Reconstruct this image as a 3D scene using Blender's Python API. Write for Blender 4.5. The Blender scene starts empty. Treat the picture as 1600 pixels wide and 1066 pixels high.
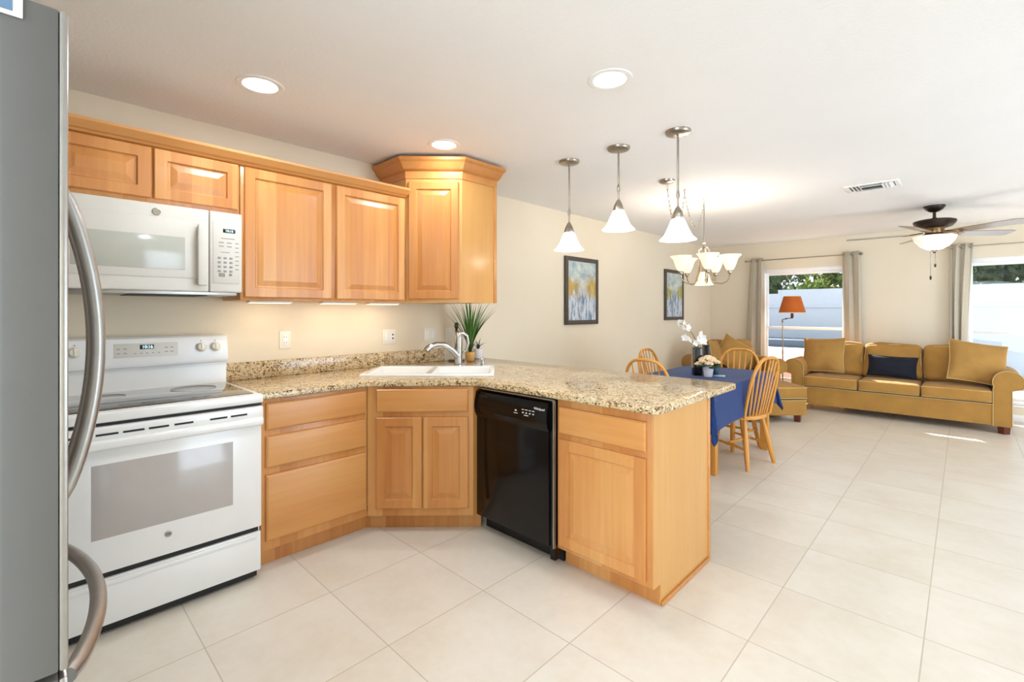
import bpy, bmesh, math, random
from mathutils import Vector, Matrix, noise as mnoise
R = math.radians
random.seed(7)
SC = bpy.context.scene
COL = SC.collection

# ------------------------------------------------------------------ camera
cd = bpy.data.cameras.new('camera'); cam = bpy.data.objects.new('camera', cd); COL.objects.link(cam)
cam.location = (3.2, 0.0, 1.333)
cam.rotation_euler = (R(90), 0, R(43.925))
cd.sensor_width = 36.0; cd.lens = 36.0*733/1600; cd.shift_y = -46/1600; cd.clip_start = 0.02; cd.clip_end = 200
SC.camera = cam
# ------------------------------------------------------------------ colour management
SC.view_settings.view_transform = 'Standard'; SC.view_settings.look = 'None'
SC.view_settings.exposure = 0.05; SC.view_settings.gamma = 1.0
SC.view_settings.use_curve_mapping = False
# ------------------------------------------------------------------ sky and sun
W = bpy.data.worlds.new('sky'); SC.world = W; W.use_nodes = True
wn = W.node_tree.nodes; bg = wn['Background']
bg.inputs['Color'].default_value = (0.80, 0.89, 1.0, 1); bg.inputs['Strength'].default_value = 1.35
sd = bpy.data.lights.new('sun', 'SUN'); sd.energy = 20.0; sd.angle = R(0.6); sd.color = (1.0, 0.96, 0.90)
sun = bpy.data.objects.new('sun', sd); COL.objects.link(sun)
sun.rotation_euler = Vector((1.0, -1.0, -1.0)).to_track_quat('-Z', 'Y').to_euler()
sun.location = (-6, 16, 8)

def area(name, loc, direction, sx, sy, energy, color=(1, 1, 1), parent=None, spread=None, shape='RECTANGLE'):
    d = bpy.data.lights.new(name, 'AREA'); d.shape = shape; d.size = sx; d.size_y = sy
    d.energy = energy; d.color = color
    if spread: d.spread = spread
    o = bpy.data.objects.new(name, d); COL.objects.link(o)
    o.location = loc; o.rotation_euler = Vector(direction).to_track_quat('-Z', 'Z').to_euler()
    if parent: o.parent = parent
    return o
def point(name, loc, energy, color, r, parent=None):
    d = bpy.data.lights.new(name, 'POINT'); d.energy = energy; d.color = color; d.shadow_soft_size = r
    o = bpy.data.objects.new(name, d); COL.objects.link(o); o.location = loc
    if parent: o.parent = parent
    return o
DAY = (0.93, 0.97, 1.0)
# added fill lights, standing in for daylight from assumed openings right and behind camera
area('added_fill_right', (8.6, 4.0, 2.3), (-1, 0, -0.3), 8.0, 3.4, 232, (0.72, 0.86, 1.0))
area('added_fill_rear', (3.4, -4.5, 1.35), (-0.2, 1, -0.12), 3.6, 2.1, 310, (0.72, 0.85, 1.0))
area('added_upfill_right', (8.0, 4.0, -0.4), (-1, 0, 0.55), 8.0, 3.0, 215, (0.78, 0.89, 1.0))  # added upward fill that brightens the ceiling like ground bounce
# ------------------------------------------------------------------ helpers
def lin(h):
    h = h.lstrip('#'); o = []
    for i in (0, 2, 4):
        c = int(h[i:i+2], 16)/255
        o.append(c/12.92 if c <= .04045 else ((c+.055)/1.055)**2.4)
    return tuple(o)+(1,)

class NT:
    """small wrapper around a material's node tree"""
    def __init__(s, name):
        s.m = bpy.data.materials.new(name); s.m.use_nodes = True
        s.n = s.m.node_tree.nodes; s.l = s.m.node_tree.links
        s.b = s.n['Principled BSDF']; s.out = s.n['Material Output']
    def node(s, t, **kw):
        x = s.n.new(t)
        for k, v in kw.items():
            if k.startswith('i_'):
                x.inputs[k[2:].replace('_', ' ')].default_value = v
            else: setattr(x, k, v)
        return x
    def link(s, a, b): s.l.new(a, b)
    def coord(s, scale=(1, 1, 1), kind='Object'):
        tc = s.node('ShaderNodeTexCoord'); mp = s.node('ShaderNodeMapping')
        mp.inputs['Scale'].default_value = scale; s.link(tc.outputs[kind], mp.inputs['Vector'])
        return mp.outputs['Vector']
    def noise(s, vec, scale, detail=4, rough=.55):
        x = s.node('ShaderNodeTexNoise'); x.inputs['Scale'].default_value = scale
        x.inputs['Detail'].default_value = detail; x.inputs['Roughness'].default_value = rough
        s.link(vec, x.inputs['Vector']); return x.outputs['Fac']
    def ramp(s, fac, stops, interp='LINEAR'):
        x = s.node('ShaderNodeValToRGB'); cr = x.color_ramp; cr.interpolation = interp
        while len(cr.elements) < len(stops): cr.elements.new(0.5)
        for e, (p, c) in zip(cr.elements, stops):
            e.position = p; e.color = c if len(c) == 4 else tuple(c)+(1,)
        s.link(fac, x.inputs['Fac']); return x.outputs['Color']
    def math(s, op, a, b=None):
        x = s.node('ShaderNodeMath', operation=op)
        for i, v in enumerate((a, b)):
            if v is None: continue
            if isinstance(v, (int, float)): x.inputs[i].default_value = v
            else: s.link(v, x.inputs[i])
        return x.outputs[0]
    def mix(s, fac, a, b, mode='MIX'):
        x = s.node('ShaderNodeMixRGB', blend_type=mode)
        for i, v in zip(('Fac', 'Color1', 'Color2'), (fac, a, b)):
            if isinstance(v, (int, float)): x.inputs[i].default_value = v
            elif isinstance(v, tuple): x.inputs[i].default_value = v
            else: s.link(v, x.inputs[i])
        return x.outputs['Color']
    def bump(s, h, strength, dist=.01):
        x = s.node('ShaderNodeBump'); x.inputs['Strength'].default_value = strength; x.inputs['Distance'].default_value = dist
        s.link(h, x.inputs['Height']); s.link(x.outputs['Normal'], s.b.inputs['Normal'])
    def set(s, **kw):
        for k, v in kw.items():
            i = s.b.inputs[k.replace('_', ' ')]
            if hasattr(v, 'is_output'): s.link(v, i)
            else: i.default_value = v

def plain(name, color, rough=.5, metal=0., vary=.06, scale=8, bump=0., bscale=200, spec=.5, coat=0., sheen=0., kind='Object', trans=0.):
    t = NT(name); v = t.coord(kind=kind); n = t.noise(v, scale)
    c = lin(color) if isinstance(color, str) else tuple(color)+(1,)
    lo = tuple(x*(1-vary) for x in c[:3])+(1,); hi = tuple(min(1, x*(1+vary)) for x in c[:3])+(1,)
    t.set(Base_Color=t.ramp(n, [(.3, lo), (.7, hi)]), Roughness=rough, Metallic=metal)
    t.b.inputs['Specular IOR Level'].default_value = spec
    if coat: t.b.inputs['Coat Weight'].default_value = coat; t.b.inputs['Coat Roughness'].default_value = .08
    if sheen: t.b.inputs['Sheen Weight'].default_value = sheen; t.b.inputs['Sheen Roughness'].default_value = .4
    if bump: t.bump(t.noise(v, bscale, 3), bump, .004)
    return t.m

def glow(name, color, strength):
    t = NT(name); c = lin(color)
    t.set(Base_Color=c, Roughness=.4); t.b.inputs['Emission Color'].default_value = c
    v = t.coord(); n = t.noise(v, 6)
    t.link(t.math('ADD', t.math('MULTIPLY', n, strength*.15), strength*.92), t.b.inputs['Emission Strength'])
    return t.m

def wood(name, grain, dark, mid, light, rough=.32, staves=9.0, scale=1.0, coat=.08, stave_amt=.5):
    """grain: axis index the grain runs along"""
    t = NT(name)
    sc = [38*scale]*3; sc[grain] = 1.6*scale
    v = t.coord(tuple(sc)); n1 = t.noise(v, 1.0, 5, .6)
    sc2 = [6*scale]*3; sc2[grain] = 1.2*scale
    n2 = t.noise(t.coord(tuple(sc2)), 1.0, 3, .5)
    tc = t.node('ShaderNodeTexCoord'); sx = t.node('ShaderNodeSeparateXYZ'); t.link(tc.outputs['Object'], sx.inputs[0])
    across = 'X' if grain == 2 else 'Z'
    st = t.math('FLOOR', t.math('MULTIPLY', sx.outputs[across], staves))
    oi = t.node('ShaderNodeObjectInfo')
    wnz = t.node('ShaderNodeTexWhiteNoise', noise_dimensions='2D')
    cb = t.node('ShaderNodeCombineXYZ'); t.link(st, cb.inputs[0]); t.link(oi.outputs['Random'], cb.inputs[1]); t.link(cb.outputs[0], wnz.inputs['Vector'])
    f = t.math('ADD', t.math('MULTIPLY', n1, .35), t.math('MULTIPLY', n2, .45))
    f = t.math('ADD', f, t.math('MULTIPLY', t.math('SUBTRACT', wnz.outputs['Value'], .5), .3*stave_amt*2))
    t.set(Base_Color=t.ramp(f, [(.12, lin(dark)), (.42, lin(mid)), (.75, lin(light))]), Roughness=rough)
    if coat: t.b.inputs['Coat Weight'].default_value = coat; t.b.inputs['Coat Roughness'].default_value = .12
    t.bump(n1, .03, .002)
    return t.m

# ---- bmesh builders
def merge(bm, t, M=None):
    mp = {}
    for v in t.verts: mp[v] = bm.verts.new(M @ v.co if M else v.co)
    for f in t.faces:
        try:
            g = bm.faces.new([mp[v] for v in f.verts]); g.material_index = f.material_index
        except ValueError: pass
    t.free()
def box(bm, x0, x1, y0, y1, z0, z1, b=0., seg=2, M=None):
    t = bmesh.new(); bmesh.ops.create_cube(t, size=1)
    for v in t.verts:
        v.co = ((x0+x1)/2+v.co.x*(x1-x0), (y0+y1)/2+v.co.y*(y1-y0), (z0+z1)/2+v.co.z*(z1-z0))
    if b: bmesh.ops.bevel(t, geom=t.edges[:], offset=b, segments=seg, affect='EDGES', profile=.5)
    merge(bm, t, M)
def prism(bm, pts, z0, z1, b=0., seg=2, M=None):
    t = bmesh.new()
    lo = [t.verts.new((x, y, z0)) for x, y in pts]; hi = [t.verts.new((x, y, z1)) for x, y in pts]
    n = len(pts)
    t.faces.new(lo[::-1]); t.faces.new(hi)
    for i in range(n): t.faces.new((lo[i], lo[(i+1) % n], hi[(i+1) % n], hi[i]))
    bmesh.ops.recalc_face_normals(t, faces=t.faces[:])
    if b:
        es = [e for e in t.edges if abs(e.verts[0].co.z-e.verts[1].co.z) < 1e-6]
        bmesh.ops.bevel(t, geom=es, offset=b, segments=seg, affect='EDGES', profile=.5)
    merge(bm, t, M)
def tube(bm, pts, r, n=10, closed=False, M=None, flat=1.0):
    pts = [Vector(p) for p in pts]; m = len(pts)
    rs = r if isinstance(r, (list, tuple)) else [r]*m
    t = bmesh.new(); rings = []; up = None
    for i, p in enumerate(pts):
        if closed: d = pts[(i+1) % m]-pts[i-1]
        else: d = pts[min(i+1, m-1)]-pts[max(i-1, 0)]
        d.normalize()
        if up is None:
            up = Vector((0, 0, 1)) if abs(d.z) < .9 else Vector((1, 0, 0))
        s = d.cross(up).normalized(); u = s.cross(d).normalized(); up = u
        rings.append([t.verts.new(p+(s*math.cos(a)*flat+u*math.sin(a))*rs[i]) for a in [2*math.pi*k/n for k in range(n)]])
    for i in range(m if closed else m-1):
        A = rings[i]; B = rings[(i+1) % m]
        for k in range(n): t.faces.new((A[k], A[(k+1) % n], B[(k+1) % n], B[k]))
    if not closed:
        t.faces.new(rings[0][::-1]); t.faces.new(rings[-1])
    bmesh.ops.recalc_face_normals(t, faces=t.faces[:])
    merge(bm, t, M)
def lathe(bm, prof, n=28, c=(0, 0, 0), M=None, cap=True, flute=0, famp=0.):
    t = bmesh.new(); rings = []
    for r, z in prof:
        ring = []
        for k in range(n):
            a = 2*math.pi*k/n; rr = r*(1+famp*math.cos(flute*a)) if flute else r
            ring.append(t.verts.new((c[0]+rr*math.cos(a), c[1]+rr*math.sin(a), c[2]+z)))
        rings.append(ring)
    for A, B in zip(rings, rings[1:]):
        for k in range(n): t.faces.new((A[k], A[(k+1) % n], B[(k+1) % n], B[k]))
    if cap:
        if prof[0][0] > 1e-5: t.faces.new(rings[0][::-1])
        if prof[-1][0] > 1e-5: t.faces.new(rings[-1])
    bmesh.ops.remove_doubles(t, verts=t.verts[:], dist=1e-6)
    bmesh.ops.recalc_face_normals(t, faces=t.faces[:])
    merge(bm, t, M)
def ball(bm, c, r, s=(1, 1, 1), u=16, v=10, M=None):
    t = bmesh.new(); bmesh.ops.create_uvsphere(t, u_segments=u, v_segments=v, radius=r)
    for w in t.verts: w.co = (c[0]+w.co.x*s[0], c[1]+w.co.y*s[1], c[2]+w.co.z*s[2])
    merge(bm, t, M)
def rbox(bm, x0, x1, y0, y1, z0, z1, r=.04, n=10, top=0., front=0., wob=0., seed=0, M=None):
    """upholstered box: rounded edges, crowned top (and front), slight unevenness"""
    t = bmesh.new(); bmesh.ops.create_cube(t, size=2)
    bmesh.ops.subdivide_edges(t, edges=t.edges[:], cuts=n, use_grid_fill=True)
    hx, hy, hz = (x1-x0)/2, (y1-y0)/2, (z1-z0)/2; r = min(r, hx*.99, hy*.99, hz*.99)
    def wrap(a, h):   # denser rings near the edges
        return math.copysign(h*(1-(1-abs(a))**1.35), a)
    for v in t.verts:
        a = v.co.copy(); p = Vector((wrap(a.x, hx), wrap(a.y, hy), wrap(a.z, hz)))
        q = Vector((max(-hx+r, min(hx-r, p.x)), max(-hy+r, min(hy-r, p.y)), max(-hz+r, min(hz-r, p.z))))
        d = p-q
        if d.length > 1e-9: p = q+d.normalized()*r
        if top: p.z += top*(1-a.x**2)*(1-a.y**2)*(a.z*.5+.5)
        if front: p.y -= front*(1-a.x**2)*(1-a.z**2)*(.5-a.y*.5)
        if wob:
            w = mnoise.noise_vector(Vector((p.x*5+seed*7.3, p.y*5, p.z*5)))
            p += Vector(w)*wob
        v.co = (p.x+(x0+x1)/2, p.y+(y0+y1)/2, p.z+(z0+z1)/2)
    merge(bm, t, M)
def rings_panel(bm, x0, x1, z0, z1, rings, M=None):
    """a panel facing -y; rings: (inset, y) from the back edge to the middle"""
    t = bmesh.new(); L = []
    for ins, y in rings:
        L.append([t.verts.new((a, y, b)) for a, b in ((x0+ins, z0+ins), (x1-ins, z0+ins), (x1-ins, z1-ins), (x0+ins, z1-ins))])
    for A, B in zip(L, L[1:]):
        for k in range(4): t.faces.new((A[k], A[(k+1) % 4], B[(k+1) % 4], B[k]))
    t.faces.new(L[-1]); t.faces.new(L[0][::-1])
    bmesh.ops.recalc_face_normals(t, faces=t.faces[:])
    merge(bm, t, M)
def pillow(bm, w, h, th, M=None, n=22, pinch=.07, seed=1, wob=.006):
    t = bmesh.new(); G = []
    for side in (1, -1):
        g = []
        for i in range(n+1):
            row = []
            for j in range(n+1):
                u = -1+2*i/n; v = -1+2*j/n
                k = max(0, (1-abs(u)**2.6)*(1-abs(v)**2.6))**.55
                x = w/2*u*(1-pinch*(1-v*v)); z = h/2*v*(1-pinch*(1-u*u))
                y = side*th/2*k
                q = mnoise.noise(Vector((u*2.2+seed*3.1, v*2.2, side*2.)))*wob*min(1, k*3)*2
                row.append((x, y+q, z))
            g.append(row)
        G.append(g)
    vs = {}
    def V(s, i, j):
        edge = i in (0, n) or j in (0, n); k = (0 if edge else s, i, j)
        if k not in vs: vs[k] = t.verts.new(G[s][i][j])
        return vs[k]
    for s in (0, 1):
        for i in range(n):
            for j in range(n):
                t.faces.new((V(s, i, j), V(s, i+1, j), V(s, i+1, j+1), V(s, i, j+1)))
    bmesh.ops.recalc_face_normals(t, faces=t.faces[:])
    merge(bm, t, M)
def pillow_edge(w, h, pinch=.07, n=10):
    P = []
    for a, b in (((-1, -1), (1, -1)), ((1, -1), (1, 1)), ((1, 1), (-1, 1)), ((-1, 1), (-1, -1))):
        for k in range(n):
            u = a[0]+(b[0]-a[0])*k/n; v = a[1]+(b[1]-a[1])*k/n
            P.append((w/2*u*(1-pinch*(1-v*v)), 0, h/2*v*(1-pinch*(1-u*u))))
    return P

def mesh_obj(name, bm, m, parent=None, ang=38):
    bm.normal_update()
    for f in bm.faces: f.smooth = True
    for e in bm.edges:
        if len(e.link_faces) == 2:
            if e.calc_face_angle(0) > R(ang): e.smooth = False
        else: e.smooth = True
    me = bpy.data.meshes.new(name); bm.to_mesh(me); bm.free()
    for x in (m if isinstance(m, (list, tuple)) else [m]): me.materials.append(x)
    o = bpy.data.objects.new(name, me); COL.objects.link(o)
    if parent: o.parent = parent
    return o
def part(name, fn, m, parent, label=None, ang=38):
    bm = bmesh.new(); fn(bm); o = mesh_obj(name, bm, m, parent, ang)
    if label: o['label'] = label
    return o
def tag(o, label, cat, group=None):
    o['label'] = label; o['category'] = cat
    if group: o['group'] = group
    return o
def thing(name, label, cat, loc=(0, 0, 0), rz=0., group=None):
    o = bpy.data.objects.new(name, None); COL.objects.link(o); o.empty_display_size = .1
    o.location = loc; o.rotation_euler = (0, 0, R(rz)); return tag(o, label, cat, group)
def struct(name, fn, m):
    bm = bmesh.new(); fn(bm); o = mesh_obj(name, bm, m); o['kind'] = 'structure'; return o
def dup(root, loc, rz, label):
    r = root.copy(); COL.objects.link(r); r.location = loc; r.rotation_euler = (0, 0, R(rz)); r['label'] = label
    for ch in list(root.children):
        c = ch.copy(); COL.objects.link(c); c.parent = r
        for g in list(ch.children):
            d = g.copy(); COL.objects.link(d); d.parent = c
    return r
def text(name, s, size, M, m, parent, ext=.0006, align='CENTER', label=None):
    cu = bpy.data.curves.new(name, 'FONT'); cu.body = s; cu.size = size; cu.extrude = ext; cu.align_x = align; cu.align_y = 'CENTER'
    o = bpy.data.objects.new(name, cu); COL.objects.link(o)
    dg = bpy.context.evaluated_depsgraph_get(); dg.update()
    me = bpy.data.meshes.new_from_object(o.evaluated_get(dg)); bpy.data.objects.remove(o)
    me.transform(M); me.materials.clear(); me.materials.append(m); me.name = name
    q = bpy.data.objects.new(name, me); COL.objects.link(q); q.parent = parent
    if label: q['label'] = label
    return q
def front_M(x, y, z, tilt=0.):   # text plane facing local -y
    return Matrix.Translation((x, y, z)) @ Matrix.Rotation(R(90+tilt), 4, 'X')

# ------------------------------------------------------------------ materials
M = {}
M['maple'] = wood('maple_vertical', 2, '#b57037', '#ce8e4d', '#dfac6d', staves=11)
M['maple_h'] = wood('maple_horizontal', 0, '#ba783d', '#ce8e4d', '#daa564', staves=6, stave_amt=.35)
M['maple_plain'] = wood('maple_panel', 2, '#c48b49', '#cf9853', '#d8a765', staves=1.5, stave_amt=.12, rough=.25, coat=.15)
M['oak'] = wood('chair_oak', 2, '#b8742a', '#d8953f', '#e8b05c', staves=.1, stave_amt=0, rough=.35)
M['mahogany'] = wood('dark_foot_wood', 2, '#43180d', '#5f2414', '#743220', staves=.1, stave_amt=0)
M['white_enamel'] = plain('white_enamel', '#eeedea', .22, vary=.015, coat=.3)
M['white_plastic'] = plain('white_plastic', '#d9d4cb', .38, vary=.02)
M['ivory_plastic'] = plain('ivory_plastic', '#efe9da', .4, vary=.02)
M['oven_glass'] = plain('oven_window_glass', '#b9b2ad', .12, vary=.03, coat=.5)
M['mw_glass'] = plain('microwave_window_glass', '#b9b9ae', .15, vary=.04, coat=.3)
M['black_glass'] = plain('black_ceramic_glass', '#1b1c1d', .06, vary=.1, coat=1.0)
M['black_gloss'] = plain('black_gloss_enamel', '#080606', .16, vary=.1, spec=.35)
M['black_matte'] = plain('black_matte', '#0c0b0b', .55, vary=.1)
M['display'] = plain('dark_display', '#0c1416', .15, vary=.05)
M['digits'] = glow('display_digits', '#bfe9ff', 1.6)
M['grey_print'] = plain('grey_print', '#9a9791', .5)
M['white_print'] = plain('white_print', '#e8e8e8', .5)
M['steel'] = plain('brushed_steel', '#a9a7a3', .34, .9, vary=.05, scale=30)
M['fridge_side'] = plain('fridge_grey_paint', '#656461', .5, .0, vary=.03, bump=.05, bscale=700)
M['nickel'] = plain('brushed_nickel', '#a39a8c', .3, .95, vary=.08, scale=20)
M['chrome'] = plain('chrome', '#b9b8b5', .16, 1.0, vary=.03)
M['bronze'] = plain('dark_bronze', '#3d332c', .38, .7, vary=.12)
M['fan_bracket'] = plain('antique_brass', '#8a6f4f', .3, .9)
M['blade'] = wood('fan_blade_wood', 0, '#6e6152', '#85786a', '#978a7c', staves=.1, stave_amt=0, rough=.3, coat=.5)
M['porcelain'] = plain('white_porcelain', '#f4f2ee', .12, vary=.01, coat=.6)
M['shade_glow'] = glow('frosted_glass_lit', '#fbf6ff', 1.25)
M['shade_warm'] = glow('amber_frosted_glass_lit', '#ffe2b6', 1.0)
M['bowl_glass'] = glow('alabaster_glass_bowl', '#fff0e2', .42)
M['led'] = glow('downlight_lens', '#fffdfa', 4.0)
M['puck'] = glow('warm_puck_lens', '#ffe0a8', 3.0)
M['trim_white'] = plain('white_trim_paint', '#f1f0ec', .35, vary=.015)
M['vinyl'] = plain('white_window_vinyl', '#f2f3f2', .35, vary=.015)
M['shade_orange'] = plain('orange_lamp_fabric', '#c4621c', .8, vary=.06, bump=.2, bscale=400)
M['shade_inner'] = plain('yellow_shade_lining', '#f0b648', .8)
M['curtain'] = plain('linen_curtain', '#c3b9a6', .85, vary=.05, scale=60, bump=.25, bscale=500)
M['sofa'] = plain('olive_gold_velvet', '#a97c38', .85, vary=.13, scale=5, bump=.12, bscale=120, sheen=.1)
M['sofa_pillow'] = plain('olive_gold_cushion', '#a97e3d', .85, vary=.12, scale=6, bump=.12, bscale=120, sheen=.1)
M['piping'] = plain('pale_gold_piping', '#cdb27a', .8)
M['navy'] = plain('navy_fabric', '#0e1120', .9, vary=.15, scale=30, bump=.25, bscale=300)
M['cloth_blue'] = plain('blue_tablecloth_fabric', '#0b3470', .8, vary=.06, scale=4, bump=.15, bscale=600, sheen=.1)
M['frame_dark'] = plain('dark_walnut_frame', '#4b4238', .4, vary=.2, scale=20)
M['leaf'] = plain('green_leaf', '#4a7a35', .5, vary=.35, scale=15)
M['leaf_dark'] = plain('dark_green_leaf', '#2f4a2a', .5, vary=.3, scale=15)
M['pot_tan'] = plain('tan_ceramic', '#d2a45c', .45, vary=.06)
M['pot_white'] = plain('white_ceramic', '#eceaf0', .4, vary=.02)
M['peach'] = plain('peach_petals', '#f0d3ae', .7, vary=.16, scale=40)
M['petal_white'] = plain('white_orchid_petals', '#f6f2ea', .6, vary=.04)
M['stem'] = plain('brown_green_stem', '#5b5230', .6)
M['teal'] = plain('dark_teal_glaze', '#1d4a60', .3)
M['pale_blue'] = plain('pale_blue_cloth', '#bcd8e6', .8)
M['brown_gloss'] = plain('espresso_gloss', '#1a0f0b', .12, vary=.2, coat=.6)
M['bark'] = plain('bark', '#5a4a3c', .9, vary=.3)
M['paper'] = plain('white_paper', '#f4f5f6', .6, vary=.02)
M['blue_print'] = plain('blue_print', '#6f8fb3', .5, vary=.2, scale=25)
M['fence'] = plain('white_vinyl_fence', '#b4c2cf', .45, vary=.02)

# room paint
t = NT('cream_wall_paint'); v = t.coord()
t.set(Base_Color=t.ramp(t.noise(v, 1.2), [(.3, lin('#e4d7bf')), (.7, lin('#e9ddc7'))]), Roughness=.7)
t.bump(t.noise(v, 90, 3), .08, .004); M['wall'] = t.m
t = NT('white_textured_ceiling'); v = t.coord()
t.set(Base_Color=t.ramp(t.noise(v, 1.5), [(.3, lin('#f0efee')), (.7, lin('#f3f2f1'))]), Roughness=.8)
t.bump(t.noise(v, 55, 4, .6), .35, .006); M['ceiling'] = t.m
# porcelain floor tiles, 51 cm square
t = NT('cream_porcelain_tile'); TS = .512
tc = t.node('ShaderNodeTexCoord'); sx = t.node('ShaderNodeSeparateXYZ'); t.link(tc.outputs['Object'], sx.inputs[0])
U = t.math('DIVIDE', t.math('SUBTRACT', sx.outputs['X'], 3.083-TS*20), TS); V_ = t.math('DIVIDE', t.math('SUBTRACT', sx.outputs['Y'], 2.03-TS*20), TS)
def edge(a):
    f = t.math('FRACT', a); return t.math('MINIMUM', f, t.math('SUBTRACT', 1.0, f))
g = t.math('MINIMUM', edge(U), edge(V_)); gm = t.math('LESS_THAN', g, .0045)
cb = t.node('ShaderNodeCombineXYZ'); t.link(t.math('FLOOR', U), cb.inputs[0]); t.link(t.math('FLOOR', V_), cb.inputs[1])
wnz = t.node('ShaderNodeTexWhiteNoise', noise_dimensions='2D'); t.link(cb.outputs[0], wnz.inputs['Vector'])
vec = t.node('ShaderNodeVectorMath', operation='ADD'); t.link(tc.outputs['Object'], vec.inputs[0])
vs_ = t.node('ShaderNodeVectorMath', operation='SCALE'); vs_.inputs['Scale'].default_value = 9; t.link(wnz.outputs['Color'], vs_.inputs[0]); t.link(vs_.outputs[0], vec.inputs[1])
n1 = t.noise(vec.outputs[0], 2.6, 6, .62); n2 = t.noise(vec.outputs[0], 22, 4, .6)
f = t.math('ADD', t.math('MULTIPLY', n1, .75), t.math('MULTIPLY', n2, .25))
c = t.ramp(f, [(.30, lin('#dcd2c0')), (.5, lin('#e5ddcf')), (.72, lin('#ece6db'))])
c = t.mix(t.math('MULTIPLY', wnz.outputs['Value'], .10), c, lin('#d2c8b6'))
c = t.mix(gm, c, lin('#c4b9a8'))
t.set(Base_Color=c, Roughness=t.math('ADD', .25, t.math('MULTIPLY', n2, .12)))
t.bump(t.math('SUBTRACT', 1.0, gm), .25, .002); M['tile'] = t.m
# granite
t = NT('golden_brown_granite'); v = t.coord()
w = t.node('ShaderNodeTexNoise'); w.inputs['Scale'].default_value = 14; w.inputs['Detail'].default_value = 3; t.link(v, w.inputs['Vector'])
vv = t.mix(.06, v, w.outputs['Color'], 'ADD')
vo = t.node('ShaderNodeTexVoronoi'); vo.inputs['Scale'].default_value = 150; t.link(vv, vo.inputs['Vector'])
sp = t.node('ShaderNodeSeparateColor'); t.link(vo.outputs['Color'], sp.inputs[0])
n1 = t.noise(vv, 26, 5, .7); n2 = t.noise(v, 5, 3)
f = t.math('ADD', t.math('MULTIPLY', sp.outputs[0], .42), t.math('MULTIPLY', n1, .62))
f = t.math('ADD', f, t.math('MULTIPLY', t.math('SUBTRACT', n2, .5), .25))
c = t.ramp(f, [(.27, lin('#2a1f16')), (.345, lin('#6b5232')), (.41, lin('#ab8854')), (.52, lin('#cdb081')), (.68, lin('#dccdac')), (.85, lin('#c9bba4'))])
t.set(Base_Color=c, Roughness=.13); t.b.inputs['Specular IOR Level'].default_value = .6; M['granite'] = t.m
# window panes
t = NT('clear_window_glass'); tr = t.node('ShaderNodeBsdfTransparent'); gl = t.node('ShaderNodeBsdfGlossy'); gl.inputs['Roughness'].default_value = .02
mx = t.node('ShaderNodeMixShader'); mx.inputs[0].default_value = .012
t.link(tr.outputs[0], mx.inputs[1]); t.link(gl.outputs[0], mx.inputs[2]); t.link(mx.outputs[0], t.out.inputs['Surface'])
M['glass'] = t.m
# abstract paintings (generic blue / gold / white drips)
def painting(name, seed, gold):
    t = NT(name); tc = t.node('ShaderNodeTexCoord'); sx = t.node('ShaderNodeSeparateXYZ'); t.link(tc.outputs['Object'], sx.inputs[0])
    mp = t.node('ShaderNodeMapping'); mp.inputs['Location'].default_value = (seed, seed*2, seed*3); mp.inputs['Scale'].default_value = (12, 12, 3.0); t.link(tc.outputs['Object'], mp.inputs[0])
    mp2 = t.node('ShaderNodeMapping'); mp2.inputs['Location'].default_value = (seed*4, 0, seed); mp2.inputs['Scale'].default_value = (5, 5, 6); t.link(tc.outputs['Object'], mp2.inputs[0])
    drip = t.noise(mp.outputs[0], 1.6, 6, .7); blot = t.noise(mp2.outputs[0], 1.3, 6, .7)
    low = t.ramp(drip, [(.32, lin('#3d556f')), (.45, lin('#8397ab')), (.56, lin('#d9dde2')), (.7, lin('#6c7f95'))])
    high = t.ramp(blot, [(.3, lin('#7f9cac')), (.5, lin('#b9c6c4')), (.65, lin('#dcdcd2')), (.8, lin('#8fa6b2'))])
    z = t.math('ADD', sx.outputs['Z'], t.math('MULTIPLY', t.math('SUBTRACT', blot, .5), .35))
    c = t.mix(t.ramp(t.math('ADD', z, .5), [(.46, (0, 0, 0)), (.60, (1, 1, 1))]), low, high)
    band = t.math('SUBTRACT', 1.0, t.math('MULTIPLY', t.math('ABSOLUTE', t.math('SUBTRACT', z, .04)), 8))
    side = t.math('MULTIPLY', t.math('ABSOLUTE', sx.outputs['X']), 5.5)
    gmask = t.math('MULTIPLY', t.math('MULTIPLY', t.math('MAXIMUM', band, 0.0), side), 1.6)
    gc = t.ramp(drip, [(.3, lin(gold[0])), (.6, lin(gold[1]))])
    c = t.mix(t.math('MINIMUM', gmask, .92), c, gc)
    t.set(Base_Color=c, Roughness=.45); return t.m
M['paint_a'] = painting('abstract_painting_gold', 1.7, ('#9b7a2e', '#d2b25c'))
M['paint_b'] = painting('abstract_painting_green', 5.2, ('#7d7d3a', '#b3ae58'))
# ground outside
M['ground'] = plain('pale_paving', '#a3a8ae', .8, vary=.1, scale=3)
M['gravel'] = plain('pinkish_gravel', '#c99a8e', .9, vary=.45, scale=60)
M['slate'] = plain('slate_blue_kerb', '#4c5b6c', .7)
def foliage(name, col):
    t = NT(name); v = t.coord(); n = t.noise(v, 3.0, 4)
    c = lin(col); t.set(Base_Color=t.ramp(n, [(.3, tuple(x*.55 for x in c[:3])+(1,)), (.7, tuple(min(1, x*1.5) for x in c[:3])+(1,))]), Roughness=.55)
    d = t.node('ShaderNodeBsdfTranslucent'); d.inputs['Color'].default_value = tuple(min(1, x*1.25) for x in c[:3])+(1,)
    mx = t.node('ShaderNodeMixShader'); mx.inputs[0].default_value = .22
    t.link(t.b.outputs[0], mx.inputs[1]); t.link(d.outputs[0], mx.inputs[2]); t.link(mx.outputs[0], t.out.inputs['Surface'])
    return t.m
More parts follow.
